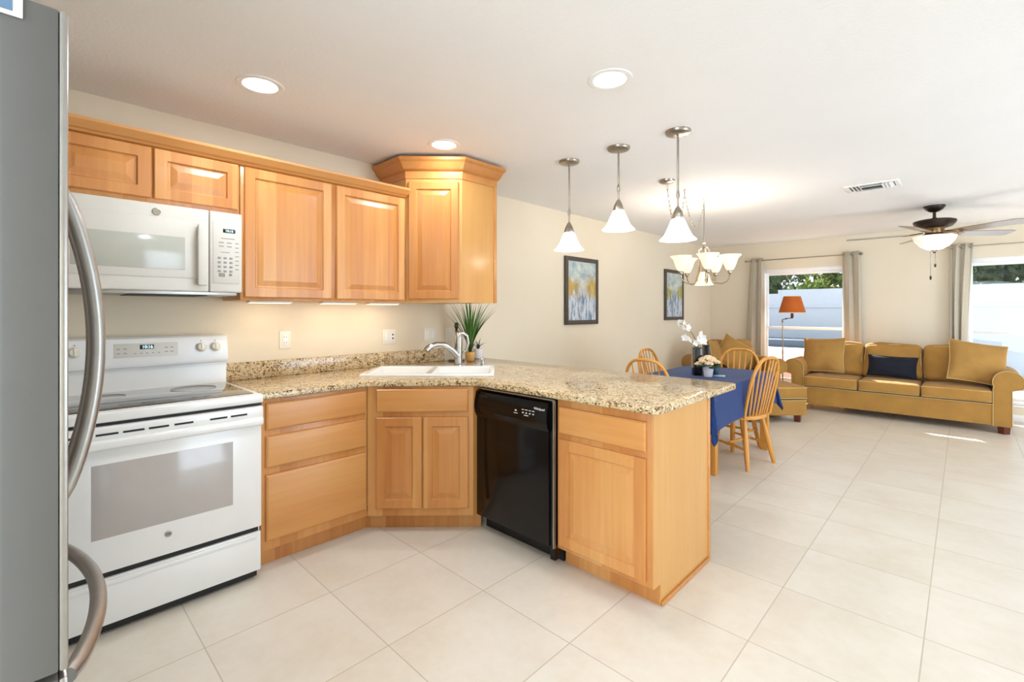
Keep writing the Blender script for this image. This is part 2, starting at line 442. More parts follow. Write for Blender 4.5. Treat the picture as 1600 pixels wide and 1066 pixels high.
M['fol1'] = foliage('tree_foliage', '#4f6440'); M['fol2'] = foliage('olive_foliage', '#5d6a48'); M['fol3'] = foliage('bright_foliage', '#74864a')

# ------------------------------------------------------------------ the room
H = 2.44; YF = 8.31; XR = 5.4; YB = -4.2; YP = -0.80
struct('floor', lambda b: box(b, -.15, XR+.15, YB-.15, YF+.15, -.1, 0), M['tile'])
struct('ceiling', lambda b: box(b, -.15, XR+.15, YB-.15, YF+.15, H, H+.12), M['ceiling'])
struct('wall_left', lambda b: box(b, -.15, 0, YB-.15, YF+.15, 0, H), M['wall'])
WIN = [(.83, 1.99), (3.20, 4.36)]; WZ0, WZ1 = .20, 2.01
def far_wall(b):
    y0, y1 = YF, YF+.16
    xs = [0, WIN[0][0], WIN[0][1], WIN[1][0], WIN[1][1], XR]
    for i in (0, 2, 4): box(b, xs[i], xs[i+1], y0, y1, 0, H)
    for i in (1, 3):
        box(b, xs[i], xs[i+1], y0, y1, 0, WZ0); box(b, xs[i], xs[i+1], y0, y1, WZ1, H)
struct('wall_far', far_wall, M['wall'])
def right_wall(b):
    box(b, XR, XR+.15, YB, 1.6, 0, H); box(b, XR, XR+.15, 7.0, YF, 0, H); box(b, XR, XR+.15, 1.6, 7.0, 2.25, H)
struct('fence_light_block', lambda b: box(b, XR+.15, 12, YF, YF+.16, -2.2, 5.0), M['trim_white'])  # unseen wall added to keep the right fill lights off the fence
struct('wall_right', right_wall, M['wall'])
def back_wall(b):
    box(b, 0, 1.5, YB-.15, YB, 0, H); box(b, 5.2, XR, YB-.15, YB, 0, H); box(b, 1.5, 5.2, YB-.15, YB, 2.3, H)
struct('wall_back', back_wall, M['wall'])
struct('wall_kitchen', lambda b: box(b, 0, 2.26, YP-.12, YP, 0, H), M['wall'])
def bb_far(b):
    for x0, x1 in ((0.012, XR),): box(b, x0, x1, YF-.013, YF, 0, .09, .003)
struct('baseboard_far', bb_far, M['trim_white'])
struct('baseboard_left', lambda b: box(b, 0, .012, 2.95, YF-.013, 0, .09, .003), M['trim_white'])
for i, (a, c) in enumerate(WIN):
    y = YF
    fr = struct('window_%d' % (i+1), lambda b: (
        box(b, a, a+.05, y+.005, y+.12, WZ0, WZ1, .004), box(b, c-.05, c, y+.005, y+.12, WZ0, WZ1, .004),
        box(b, a+.05, c-.05, y+.005, y+.12, WZ1-.055, WZ1, .004), box(b, a+.05, c-.05, y+.005, y+.12, WZ0, WZ0+.05, .004)), M['vinyl'])
    def sash(b, z0, z1, yy):
        box(b, a+.05, a+.083, yy, yy+.03, z0, z1, .003); box(b, c-.083, c-.05, yy, yy+.03, z0, z1, .003)
        box(b, a+.083, c-.083, yy, yy+.03, z1-.04, z1, .003); box(b, a+.083, c-.083, yy, yy+.03, z0, z0+.035, .003)
    part('window_sash', lambda b: sash(b, 1.055, WZ1-.055, y+.075), M['vinyl'], fr)
    part('window_sash', lambda b: sash(b, WZ0+.05, 1.095, y+.04), M['vinyl'], fr)
    part('window_pane', lambda b: box(b, a+.083, c-.083, y+.087, y+.092, 1.09, WZ1-.095), M['glass'], fr)
    part('window_pane', lambda b: box(b, a+.083, c-.083, y+.052, y+.057, WZ0+.085, 1.055), M['glass'], fr)
    part('window_sill', lambda b: box(b, a-.03, c+.03, y-.03, y+.005, WZ0-.02, WZ0, .004), M['vinyl'], fr)

# ------------------------------------------------------------------ outside
struct('ground', lambda b: box(b, -14, 6.2, YF+.17, 30, -.25, -.05), M['ground'])
struct('sun_cut_eave', lambda b: (box(b, -1, 6.5, YF+.16, 9.08, 2.33, 2.45), box(b, -1, 6.5, 8.98, 9.08, 2.27, 2.33)), M['trim_white'])  # unseen eave, edge placed to cut the sun to thin patches indoors
def fence_obj():
    o = thing('vinyl_fence', 'white vinyl privacy fence seen outside beyond the windows', 'fence', (0, 14, -.05))
    def panels(b):
        x = -8.3
        while x < 13:
            top = 1.86 if x < -.5 else 1.96
            box(b, x, x+1.998, 0, .04, .05, top)
            x += 2.0
    part('fence_panel', panels, M['fence'], o)
    part('fence_rail', lambda b: (box(b, -9, 13, -.02, .0, .08, .2, .005), box(b, -9, 13, -.03, -.0, 1.48, 1.56, .005)), M['fence'], o)
    for k in range(12):
        x = -8.33+2*k; part('fence_post', lambda b: box(b, x-.06, x+.06, .012, .12, 0, (1.86 if x < -.6 else 1.96), .005), M['fence'], o)
fence_obj()
gb = part('gravel_bed', lambda b: box(b, -4, 2.2, 9.8, 11.4, -.05, .42, .02), M['gravel'], None)
tag(gb, 'pinkish gravel bed on the ground outside the left window', 'gravel'); gb['kind'] = 'stuff'
kb = part('garden_kerb', lambda b: box(b, -4.5, 2.2, 12.4, 13.4, -.05, .67, .02), M['slate'], None)
lg = part('garden_ledge', lambda b: box(b, -4, 2.2, 11.41, 12.36, -.05, .5, .01), M['trim_white'], None)
tag(lg, 'low white ledge between the gravel bed and the slate grey block outside', 'ledge')
tag(kb, 'low slate grey block in front of the fence outside the left window', 'kerb')
def tree(x, y, h, r, m, label, seed, n=5200):
    rnd = random.Random(seed)
    o = thing('tree', label, 'tree', (x, y, -.05), 0, 'trees behind the fence')
    part('trunk', lambda b: tube(b, [(0, 0, 0), (.05, 0, h*.5), (-.05, .05, h)], [.14, .1, .05], 8), M['bark'], o)
    def crown(b):
        cl = [(Vector((rnd.uniform(-r, r), rnd.uniform(-r*.6, r*.6), h+rnd.uniform(-r*.75, r*.7))), rnd.uniform(.35, .7)*r*.8) for _ in range(20)]
        for _ in range(n):
            c, cr = rnd.choice(cl)
            d = Vector((rnd.gauss(0, 1), rnd.gauss(0, 1), rnd.gauss(0, 1))).normalized()*cr*rnd.uniform(.5, 1)
            p = c+d; s = rnd.uniform(.07, .17)
            a = Vector((rnd.gauss(0, 1), rnd.gauss(0, 1), rnd.gauss(0, 1))).normalized()
            e = a.orthogonal().normalized()
            q = [p+a*s, p+e*s*.55, p-a*s, p-e*s*.55]
            b.faces.new([b.verts.new(z) for z in q])
    part('crown', crown, m, o)
tree(-3.6, 17.0, 2.5, 1.7, M['fol1'], 'dull green tree behind the fence at the left end of the left window', 11)
tree(-1.2, 22.6, 3.2, 2.4, M['fol2'], 'olive green tree behind the middle of the fence in the left window', 12)
tree(1.1, 16.6, 2.5, 1.2, M['fol3'], 'bright yellow-green tree behind the fence beside the curtain of the left window', 13, 2600)
tree(4.7, 17.2, 2.6, 1.6, M['fol1'], 'dark green tree behind the fence nearest the curtain of the right window', 14)
tree(6.9, 22.0, 3.0, 2.2, M['fol2'], 'grey-green tree behind the fence at the right edge of the right window', 15)

# ------------------------------------------------------------------ cabinets
RAISED = [(0, 0), (0, -.016), (.004, -.02), (.052, -.02), (.058, -.011), (.066, -.011), (.096, -.018), (.102, -.018)]
SLAB = [(0, 0), (0, -.013), (.007, -.019), (.012, -.02)]
def door(p, x0, x1, z0, z1): return part('door', lambda b: rings_panel(b, x0, x1, z0, z1, RAISED), M['maple'], p, ang=12)
def drawer(p, x0, x1, z0, z1, name='drawer'): return part(name, lambda b: rings_panel(b, x0, x1, z0, z1, SLAB), M['maple_h'], p, ang=12)

# local frame: x along the front (left to right), front face at y=0, depth +y
dc = thing('drawer_cabinet', 'maple base cabinet with three plain drawer fronts beside the white range', 'cabinet', (.61, .838, 0), 90)
WD = .592
part('body', lambda b: (box(b, 0, WD, 0, .585, .1, .88, .002), box(b, 0, WD+.032, .072, .585, 0, .1)), M['maple'], dc)
drawer(dc, .02, .578, .722, .860); drawer(dc, .02, .578, .527, .690); drawer(dc, .02, .578, .150, .490)

sc_ = thing('sink_cabinet', 'diagonal maple base cabinet with two doors under the sink', 'cabinet', (.612, 1.432, 0), 45)
L = .636
part('body', lambda b: (prism(b, [(0, 0), (L, 0), (L+.042, .046), (L-.1, .5), (.1, .5), (0, .05)], .1, .70), box(b, 0, L, 0, .05, .70, .88), prism(b, [(L-.02, .01), (L, .002), (L+.042, .046), (L-.01, .12)], .70, .88), box(b, -.045, L+.045, .072, .45, 0, .1)), M['maple'], sc_)
drawer(sc_, .055, .608, .729, .868, 'false_drawer_front')
door(sc_, .055, .327, .15, .697); door(sc_, .337, .608, .15, .697)

pc = thing('peninsula_cabinet', 'maple base cabinet with one drawer and one door at the end of the peninsula', 'cabinet', (1.672, 1.93, 0), 0)
WP = .538
part('body', lambda b: (box(b, 0, WP-.004, 0, .60, .1, .88, .002), box(b, 0, WP-.004, .07, .60, 0, .1)), M['maple'], pc)
drawer(pc, .018, .508, .704, .84); door(pc, .018, .508, .125, .676)
part('end_panel', lambda b: prism(b, [(0, .1), (.066, .1), (.066, 0), (.612, 0), (.612, .88), (0, .88)], 0, .006, M=Matrix(((0, 0, 1, WP-.004), (1, 0, 0, 0), (0, 1, 0, 0), (0, 0, 0, 1)))), M['maple_plain'], pc, 'smooth pale maple end panel')
part('corner_strip', lambda b: box(b, WP-.004, WP+.010, .606, .624, 0, .88, .003), M['maple_h'], pc)
part('back_panel', lambda b: box(b, -1.1, WP-.004, .60, .612, 0, .88), M['maple_plain'], pc)
part('shoe_molding', lambda b: box(b, WP+.002, WP+.014, .066, .606, 0, .022, .004), M['maple_h'], pc)

# ---- uppers
uc = thing('wall_cabinet', 'maple wall cabinet with two large raised-panel doors beside the microwave', 'cabinet', (.33, .822, 1.397), 90)
WU = 1.062
part('body', lambda b: box(b, 0, WU, 0, .325, 0, .765, .002), M['maple'], uc)
door(uc, .018, .512, .016, .735); door(uc, .545, 1.043, .016, .735)
uc2 = thing('wall_cabinet', 'short maple wall cabinet with two small doors above the microwave', 'cabinet', (.33, .05, 1.858), 90)
part('body', lambda b: box(b, 0, .768, 0, .325, 0, .304, .002), M['maple'], uc2)
door(uc2, .008, .378, .03, .276); door(uc2, .388, .758, .03, .276)
def crown_prof(b):
    t_ = [(0, 0), (-.012, .004), (-.018, .012), (-.03, .018), (-.052, .04), (-.058, .046), (-.062, .058), (0, .058)]
    # profile in local (y,z), swept along x
    prism(b, t_, 0, 1.832, M=Matrix(((0, 0, 1, 0), (1, 0, 0, 0), (0, 1, 0, 0), (0, 0, 0, 1))))
cr = part('crown_molding', crown_prof, M['maple_h'], None, ang=18); cr.location = (.335, .05, 2.140); cr.rotation_euler = (0, 0, R(90))
tag(cr, 'long maple crown molding along the top of the wall cabinets', 'molding')

ct = thing('corner_wall_cabinet', 'tall maple corner wall cabinet with diagonal door and stepped crown', 'cabinet', (0, 1.885, 1.397), 0)
TB = [(0.005, 0), (.333, 0), (.612, .285), (.612, .628), (.005, .628)]
part('body', lambda b: prism(b, TB, 0, .995), M['maple_plain'], ct)
Md = Matrix.Translation((.333, 0, 0)) @ Matrix.Rotation(R(45.6), 4, 'Z')
part('door', lambda b: rings_panel(b, .022, .375, .026, .86, RAISED, Md), M['maple'], ct, ang=12)
part('side_stile', lambda b: box(b, .612, .618, .600, .628, 0, .93, .002), M['maple_h'], ct)
def crown2(b):
    prof = [(0, .885), (.006, .885), (.008, .935), (.022, .942), (.034, .952), (.06, .990), (.07, .996), (.078, 1.004), (.078, 1.022), (0, 1.022)]
    t_ = bmesh.new(); base = [(0.004, 0), (.333, 0), (.612, .285), (.612, .628), (.004, .628)]
    nrm = [(0, -1), (.39, -.92), (.924, -.383), (1, 0), (0, 0)]
    def off(i, d):
        x, y = base[i]
        if i == 0: return (x, y-d)
        if i == 1: return (x+d*.414, y-d)
        if i == 2: return (x+d, y-d*.414)
        if i == 3: return (x+d, y+d*.35)
        return (x, y+d*.35)
    rings = [[t_.verts.new((*off(i, d), z)) for i in range(5)] for d, z in prof]
    for A, B in zip(rings, rings[1:]):
        for k in range(5): t_.faces.new((A[k], A[(k+1) % 5], B[(k+1) % 5], B[k]))
    t_.faces.new(rings[0][::-1]); t_.faces.new(rings[-1])
    bmesh.ops.recalc_face_normals(t_, faces=t_.faces[:]); merge(b, t_)
part('crown', crown2, M['maple_h'], ct, ang=20)
# under-cabinet lights
for k, (y, lab) in enumerate(((1.02, 'slim warm light bar under the wall cabinet nearest the range'), (1.45, 'slim warm light bar under the wall cabinet, middle of the three bars'), (1.78, 'slim warm light bar under the wall cabinet nearest the tall corner cabinet'))):
    o = thing('under_cabinet_light', lab, 'light', (.2, y, 1.397), 90, 'under-cabinet light bars')
    part('housing', lambda b: box(b, -.12, .12, -.03, .03, -.012, 0, .002), M['trim_white'], o)
    part('lens', lambda b: box(b, -.11, .11, -.022, .022, -.015, -.012), M['puck'], o)
    area('bar_light', (0, 0, -.018), (0, .35, -1), .22, .04, .6, (1.0, .84, .62), o)

# ------------------------------------------------------------------ countertop
def arc(cx, cy, r, a0, a1, n=6): return [(cx+r*math.cos(R(a0+(a1-a0)*k/n)), cy+r*math.sin(R(a0+(a1-a0)*k/n))) for k in range(n+1)]
OUT = [(.002, .828), (.642, .828), (.642, 1.418), (.655, 1.44)]+[(1.075, 1.872), (1.1, 1.885)]+arc(2.215, 1.925, .04, -90, 0)+arc(2.215, 2.83, .04, 0, 90)+[(.002, 2.87)]
SC0 = Vector((.537, 1.973, 0)); SR = Matrix.Translation(SC0) @ Matrix.Rotation(R(45), 4, 'Z')
SWX, SWY = .43, .27
hole = [(SR @ Vector((x, y, 0))).to_2d() for x, y in ((-SWX+.02, -SWY+.02), (SWX-.02, -SWY+.02), (SWX-.02, SWY-.02), (-SWX+.02, SWY-.02))]
CT0, CT1 = .883, .918
def counter(b):
    t_ = bmesh.new(); es = []
    for ring in (OUT, [tuple(h) for h in hole]):
        vs = [t_.verts.new((x, y, CT1)) for x, y in ring]
        es += [t_.edges.new((vs[i], vs[(i+1) % len(vs)])) for i in range(len(vs))]
    bmesh.ops.triangle_fill(t_, use_beauty=True, use_dissolve=False, edges=es)
    for f in t_.faces:
        if f.normal.z < 0: f.normal_flip()
    top = t_.faces[:]
    r = bmesh.ops.extrude_face_region(t_, geom=top)
    for v in [g for g in r['geom'] if isinstance(g, bmesh.types.BMVert)]: v.co.z = CT0
    bmesh.ops.recalc_face_normals(t_, faces=t_.faces[:])
    ed = [e for e in t_.edges if len(e.link_faces) == 2 and abs(e.verts[0].co.z-e.verts[1].co.z) < 1e-6 and e.calc_face_angle(0) > R(60)]
    bmesh.ops.bevel(t_, geom=ed, offset=.009, segments=3, affect='EDGES', profile=.5)
    merge(b, t_)
cn = thing('countertop', 'speckled golden brown granite countertop running round to the peninsula', 'countertop', (0, 0, 0), 0)
part('slab', counter, M['granite'], cn)
part('backsplash', lambda b: box(b, .001, .028, .828, 2.47, CT1, 1.022, .004), M['granite'], cn)

# ------------------------------------------------------------------ sink and tap
sk = thing('sink', 'white drop-in double sink set diagonally in the granite', 'sink', (SC0.x, SC0.y, CT1), 45)
def sink_rim(b):
    t_ = bmesh.new()
    X0, X1, Y0, Y1 = -SWX, SWX, -SWY, SWY
    bowls = [(-SWX+.04, -.02, -SWY+.04, SWY-.115), (.02, SWX-.04, -SWY+.04, SWY-.115)]
    rim = [t_.verts.new((x, y, .016)) for x, y in ((X0, Y0), (X1, Y0), (X1, Y1), (X0, Y1))]
    es = [t_.edges.new((rim[i], rim[(i+1) % 4])) for i in range(4)]
    for a, c, d, e in bowls:
        vs = [t_.verts.new((x, y, .016)) for x, y in ((a, d), (c, d), (c, e), (a, e))]
        es += [t_.edges.new((vs[i], vs[(i+1) % 4])) for i in range(4)]
        # bowl walls down
        lo = [t_.verts.new((x*1.0+(.02 if x < (a+c)/2 else -.02), y+(.02 if y < (d+e)/2 else -.02), -.17)) for x, y in ((a, d), (c, d), (c, e), (a, e))]
        for i in range(4): t_.faces.new((vs[i], vs[(i+1) % 4], lo[(i+1) % 4], lo[i]))
        t_.faces.new(lo)
    bmesh.ops.triangle_fill(t_, use_beauty=True, use_dissolve=False, edges=es)
    sk_ = [t_.verts.new((v.co.x, v.co.y, .0005)) for v in rim]
    for i in range(4): t_.faces.new((rim[i], sk_[i], sk_[(i+1) % 4], rim[(i+1) % 4]))
    # drop faces filled inside bowls at rim level
    for f in list(t_.faces):
        c = f.calc_center_median()
        if abs(c.z-.016) < 1e-4 and any(a < c.x < cc and d < c.y < e for a, cc, d, e in bowls): t_.faces.remove(f)
    bmesh.ops.recalc_face_normals(t_, faces=t_.faces[:])
    ed = [e for e in t_.edges if len(e.link_faces) == 2 and abs(e.verts[0].co.z-.016) < 1e-5 and abs(e.verts[1].co.z-.016) < 1e-5 and e.calc_face_angle(0) > R(50)]
    bmesh.ops.bevel(t_, geom=ed, offset=.008, segments=3, affect='EDGES', profile=.5)
    merge(b, t_)
part('basin', sink_rim, M['porcelain'], sk)
for x in (-.205, .205):
    part('drain', lambda b: lathe(b, [(.04, -.169), (.038, -.166), (.01, -.168), (0, -.168)], 20, (x, -.04, 0)), M['chrome'], sk, 'chrome drain')
fp = SR @ Vector((.153, .225, 0)); FZ = CT1+.016
fc = thing('faucet', 'chrome single-lever kitchen faucet on the sink deck', 'faucet', (fp.x, fp.y, FZ), 45)
part('base', lambda b: lathe(b, [(.034, 0), (.034, .006), (.027, .012)], 24), M['chrome'], fc)
part('body', lambda b: lathe(b, [(.031, .01), (.030, .06), (.031, .13), (.033, .175), (.031, .21), (.022, .24), (.010, .256), (0, .258)], 24), M['chrome'], fc)
part('spout', lambda b: tube(b, [(-.005, -.012, .075), (-.05, -.04, .125), (-.10, -.07, .158), (-.15, -.10, .162), (-.19, -.125, .146), (-.215, -.14, .122)], [.026, .023, .019, .018, .021, .023], 14), M['chrome'], fc)
part('lever', lambda b: tube(b, [(0, 0, .235), (.035, .02, .238), (.062, .035, .215), (.072, .04, .16), (.058, .035, .11), (.03, .02, .085)], [.013, .013, .012, .012, .010, .009], 10), M['chrome'], fc)
sp_ = SR @ Vector((.335, .215, 0))
so = thing('soap_dispenser', 'small chrome pump cap at the right rear corner of the sink deck', 'soap dispenser', (sp_.x, sp_.y, FZ), 45)
part('base', lambda b: lathe(b, [(.02, 0), (.02, .006), (.013, .01), (.012, .035)], 18), M['chrome'], so)
part('pump_head', lambda b: (lathe(b, [(.017, .035), (.02, .045), (.015, .056), (0, .058)], 18), tube(b, [(0, 0, .047), (-.03, -.03, .045)], .006, 8)), M['chrome'], so)

# ------------------------------------------------------------------ range
rg = thing('range', 'white electric range with black glass cooktop between the refrigerator and drawers', 'stove', (.66, .061, 0), 90)
WR = .760
part('body', lambda b: box(b, 0, WR, .02, .625, .035, .875, .004), M['white_enamel'], rg)
for x in (.05, WR-.05):
    for y in (.08, .56): part('foot', lambda b: lathe(b, [(.016, 0), (.016, .036)], 12, (x, y, 0)), M['black_matte'], rg, 'black levelling foot')
part('kick_recess', lambda b: box(b, .015, WR-.015, .012, .03, .012, .04), M['black_matte'], rg, 'black gap under the drawer')
part('storage_drawer', lambda b: (box(b, 0, WR, -.004, .022, .042, .236, .006), box(b, .02, WR-.02, -.010, -.002, .205, .228, .004)), M['white_enamel'], rg)
part('drawer_gap', lambda b: box(b, .01, WR-.01, .008, .021, .236, .262), M['black_matte'], rg, 'dark gap between drawer and oven door')
dr = part('oven_door', lambda b: box(b, 0, WR, -.012, .02, .262, .812, .006), M['white_enamel'], rg)
part('oven_window', lambda b: box(b, .124, .632, -.0135, -.011, .405, .708, .0006), M['oven_glass'], dr, 'grey tinted oven window')
part('handle', lambda b: (box(b, 0, WR, -.052, -.012, .772, .814, .012, 3), box(b, 0, WR, -.042, -.012, .80, .868, .010, 3)), M['white_enamel'], dr)
for x in (.05, .135, .22, .305, .395, .53, .615): part('vent_slot', lambda b: box(b, x, x+.07, -.0445, -.041, .832, .840), M['black_matte'], dr, 'dark vent slot')
def badge(b, x, z, r, y): lathe(b, [(r, 0), (r, .003), (r*.88, .004), (r*.84, .003), (0, .003)], 24, M=front_M(x, y, z))
part('emblem', lambda b: badge(b, .378, .352, .013, -.012), M['steel'], dr, 'small round grey emblem')
text('emblem_lettering', 'GE', .014, front_M(.378, -.0162, .352), M['black_matte'], dr)
part('door_gap', lambda b: box(b, .004, WR-.004, -.02, .02, .866, .884), M['black_matte'], rg, 'dark gap under the cooktop lip')
part('cooktop_trim', lambda b: box(b, 0, WR, -.04, .575, .882, .924, .008, 3), M['white_enamel'], rg)
part('cooktop_glass', lambda b: box(b, .03, WR-.03, .012, .535, .9235, .927, .001), M['black_glass'], rg, 'glossy black ceramic cooktop')
for x, y, r in ((.2, .17, .11), (.56, .17, .085), (.2, .4, .08), (.56, .4, .1)):
    part('burner_ring', lambda b: tube(b, [(x+r*math.cos(a), y+r*math.sin(a), .9268) for a in [2*math.pi*k/40 for k in range(40)]], .0009, 4, True), M['grey_print'], rg, 'fine grey burner outline')
def guard(b):
    prism(b, [(.57, .90), (.66, .90), (.66, 1.20), (.585, 1.20), (.568, 1.19), (.545, 1.06), (.55, 1.045), (.58, 1.04), (.585, .93)], 0, WR, M=Matrix(((0, 0, 1, 0), (1, 0, 0, 0), (0, 1, 0, 0), (0, 0, 0, 1))))
bgd = part('control_panel', guard, M['white_enamel'], rg)
tl = math.degrees(math.atan2(.023, .13))     # slope of the panel face
def face(z): return .545+(z-1.06)*.023/.13-.0006
part('keypad_frame', lambda b: box(b, .27-.02, .52+.0, -.0012, .0012, -.033, .04, .0008, M=Matrix.Translation((0, face(1.128), 1.128)) @ Matrix.Rotation(-R(tl), 4, 'X')), M['white_plastic'], bgd)
part('clock_display', lambda b: box(b, -.03, .03, -.002, .001, -.0115, .0115, .0006, M=Matrix.Translation((.385, face(1.147), 1.147)) @ Matrix.Rotation(-R(tl), 4, 'X')), M['display'], bgd, 'dark clock display reading 10:16')
text('clock_digits', '10:16', .021, Matrix.Translation((.387, face(1.147)-.0024, 1.147)) @ Matrix.Rotation(R(90-tl), 4, 'X'), M['digits'], bgd, label='glowing pale blue digits 10:16')
def keys(b):
    for x in (.268, .295, .468, .492):
        for z in (1.14, 1.118): box(b, x-.007, x+.007, face(z)-.0016, face(z), z-.0025, z+.0025)
    for x in (.335, .36, .385, .41, .435): box(b, x-.005, x+.005, face(1.115)-.0016, face(1.115), 1.113, 1.117)
part('keypad_lettering', keys, M['grey_print'], bgd, 'tiny grey key markings')
for x in (.045, .105, .628, .697):
    z = 1.132; Mk = Matrix.Translation((x, face(z), z)) @ Matrix.Rotation(R(90-tl), 4, 'X')
    kn = part('knob', lambda b: (lathe(b, [(.026, 0), (.027, .006), (.022, .01), (.021, .022), (.017, .026), (0, .026)], 24, M=Mk), box(b, -.005, .005, -.02, .02, .014, .031, .003, M=Mk)), M['ivory_plastic'], bgd, 'cream control knob')
    part('indicator_mark', lambda b: box(b, x-.003, x+.003, face(z+.036)-.001, face(z+.036), z+.033, z+.039), M['grey_print'], kn)

# ------------------------------------------------------------------ microwave
mw = thing('microwave', 'white over-the-range microwave mounted under the short wall cabinet', 'microwave', (.40, .056, 1.43), 90)
WM = .756
part('body', lambda b: box(b, 0, WM, .03, .395, .012, .424, .003), M['white_enamel'], mw)
dm = part('door', lambda b: (box(b, 0, .602, 0, .03, .004, .425, .008, 3), box(b, .06, .572, -.003, .002, .07, .362, .003)), M['white_plastic'], mw)
part('window', lambda b: box(b, .08, .498, -.0045, -.002, .110, .272, .001), M['mw_glass'], dm, 'grey mesh microwave window')
part('handle', lambda b: (box(b, .545, .588, -.040, -.026, .034, .345, .006, 3), box(b, .548, .58, -.03, 0, .04, .07, .004), box(b, .548, .58, -.03, 0, .305, .335, .004)), M['white_plastic'], dm)
part('emblem', lambda b: badge(b, .383, .385, .017, -.0005), M['nickel'], dm, 'round grey emblem')
text('emblem_lettering', 'GE', .018, front_M(.383, -.0052, .385), M['grey_print'], dm)
cp = part('control_panel', lambda b: (box(b, .605, WM, 0, .03, .004, .425, .008, 3), box(b, .618, .742, -.0025, .002, .05, .372, .003)), M['white_plastic'], mw)
part('clock_display', lambda b: box(b, .664, .722, -.004, -.002, .318, .338, .0006), M['display'], cp, 'dark clock display')
text('clock_digits', '10:16', .017, front_M(.693, -.0046, .328), M['digits'], cp, label='glowing pale digits')
def mkeys(b):
    for r_ in range(4):
        for c_ in range(3): box(b, .640+c_*.027, .655+c_*.027, -.0035, -.002, .178-r_*.023, .189-r_*.023, .0004)
    for z in (.285,): box(b, .655, .72, -.0032, -.002, z, z+.004)
    for z in (.262, .243): box(b, .645, .668, -.0032, -.002, z, z+.005); box(b, .683, .705, -.0032, -.002, z, z+.005)
    for k in range(7): box(b, .722, .738, -.0032, -.002, .262-k*.023, .267-k*.023)
    box(b, .655, .695, -.0032, -.002, .212, .216)
    box(b, .645, .672, -.0035, -.002, .085, .103, .003); box(b, .692, .705, -.0035, -.002, .090, .102, .003)
part('keypad_lettering', mkeys, M['grey_print'], cp, 'small grey keypad markings')
part('underside_grille', lambda b: (box(b, .02, WM-.02, .02, .38, -.012, .012, .003),), M['steel'], mw, 'grey metal underside')
part('grease_filter', lambda b: box(b, .28, .60, .03, .3, -.016, -.012), M['black_matte'], mw, 'dark vent filter under the microwave')

# ------------------------------------------------------------------ dishwasher
dw = thing('dishwasher', 'glossy black built-in dishwasher in the peninsula', 'dishwasher', (1.063, 1.908, 0), 0)
WW = .603
part('tub', lambda b: box(b, .006, WW-.006, .045, .60, .1, .868), M['black_matte'], dw)
dd = part('door', lambda b: box(b, .0, WW-.035, 0, .045, .098, .72, .006), M['black_gloss'], dw)
def dwpanel(b):
    pr = [(.045, .70), (.045, .858), (.012, .858), (-.004, .85), (-.016, .80), (-.02, .76), (-.014, .725), (0, .70)]
    prism(b, pr, 0, WW-.035, M=Matrix(((0, 0, 1, 0), (1, 0, 0, 0), (0, 1, 0, 0), (0, 0, 0, 1))))
cpn = part('control_panel', dwpanel, M['black_gloss'], dw)
def pocket(b):
    pts = [(.17+.22*k/14, .738-.022*math.sin(math.pi*k/14)) for k in range(15)]+[(.39, .742), (.17, .742)]
    prism(b, pts, 0, .006, M=Matrix(((1, 0, 0, 0), (0, 0, 1, -.0215), (0, 1, 0, 0), (0, 0, 0, 1))))
part('handle_pocket', pocket, M['black_matte'], cpn)
part('vent', lambda b: box(b, .03, .11, -.012, -.008, .822, .834, .002), M['black_matte'], cpn)
text('brand_lettering', 'Whirlpool', .018, front_M(.515, -.0165, .815, -12), M['white_print'], cpn, label='small white brand lettering')
def dkeys(b):
    for x in (.40, .425, .45, .475): box(b, x-.005, x+.005, -.020, -.018, .778, .784); box(b, x-.008, x+.008, -.0195, -.0175, .796, .799)
    box(b, .34, .352, -.020, -.018, .782, .79); box(b, .332, .36, -.0205, -.0185, .77, .773); box(b, .41, .44, -.0205, -.0185, .766, .77)
part('keypad_lettering', dkeys, M['white_print'], cpn, 'tiny white key markings')
part('side_filler', lambda b: box(b, WW-.035, WW-.004, .012, .05, .03, .868), M['black_gloss'], dw)
part('trim_strip', lambda b: (box(b, WW-.004, WW+.004, -.006, .01, .1, .872), box(b, .03, WW+.004, -.0, .01, .866, .873)), M['steel'], dw, 'thin steel trim strip')
part('kick_plate', lambda b: box(b, .0, WW, .082, .1, .004, .1), M['black_matte'], dw)

# ------------------------------------------------------------------ refrigerator
fx0, fx1 = 1.332, 2.239
rf = thing('refrigerator', 'stainless steel french door refrigerator with grey side at the left edge', 'refrigerator', ((fx0+fx1)/2, .045, 0), 180)
hw = (fx1-fx0)/2      # local: front -y (world +y), x mirrored
part('body', lambda b: box(b, -hw+.004, hw-.004, .075, .74, .03, 1.765, .006), M['fridge_side'], rf, 'painted grey cabinet body')
for s, nm in ((-1, 'l'), (1, 'r')):
    x0, x1 = (-hw, -.003) if s < 0 else (.003, hw)
    d_ = part('door', lambda b: box(b, x0, x1, .010, .07, .80, 1.779, .004, 2), M['fridge_side'], rf)
    part('steel_skin', lambda b: box(b, x0, x1, 0, .0105, .80, 1.779, .004, 2), M['steel'], d_, 'brushed stainless door face')
    xh = s*.045
    def hdl(b):
        P = []; n = 22
        for k in range(n+1):
            a = k/n; P.append((xh, -.004-.062*math.sin(math.pi*a)**.75, .935+.66*a))
        tube(b, P, .0135, 12)
    part('handle', hdl, M['steel'], d_)
fd = part('freezer_drawer', lambda b: box(b, -hw, hw, .010, .07, .06, .79, .004, 2), M['fridge_side'], rf)
part('steel_skin', lambda b: box(b, -hw, hw, 0, .0105, .06, .79, .004, 2), M['steel'], fd, 'brushed stainless drawer face')
def hdl2(b):
    P = []; n = 22
    for k in range(n+1):
        a = k/n; P.append((-.32+.64*a, -.004-.064*math.sin(math.pi*a)**.75, .715))
    tube(b, P, .0145, 12)
part('handle', hdl2, M['steel'], fd)
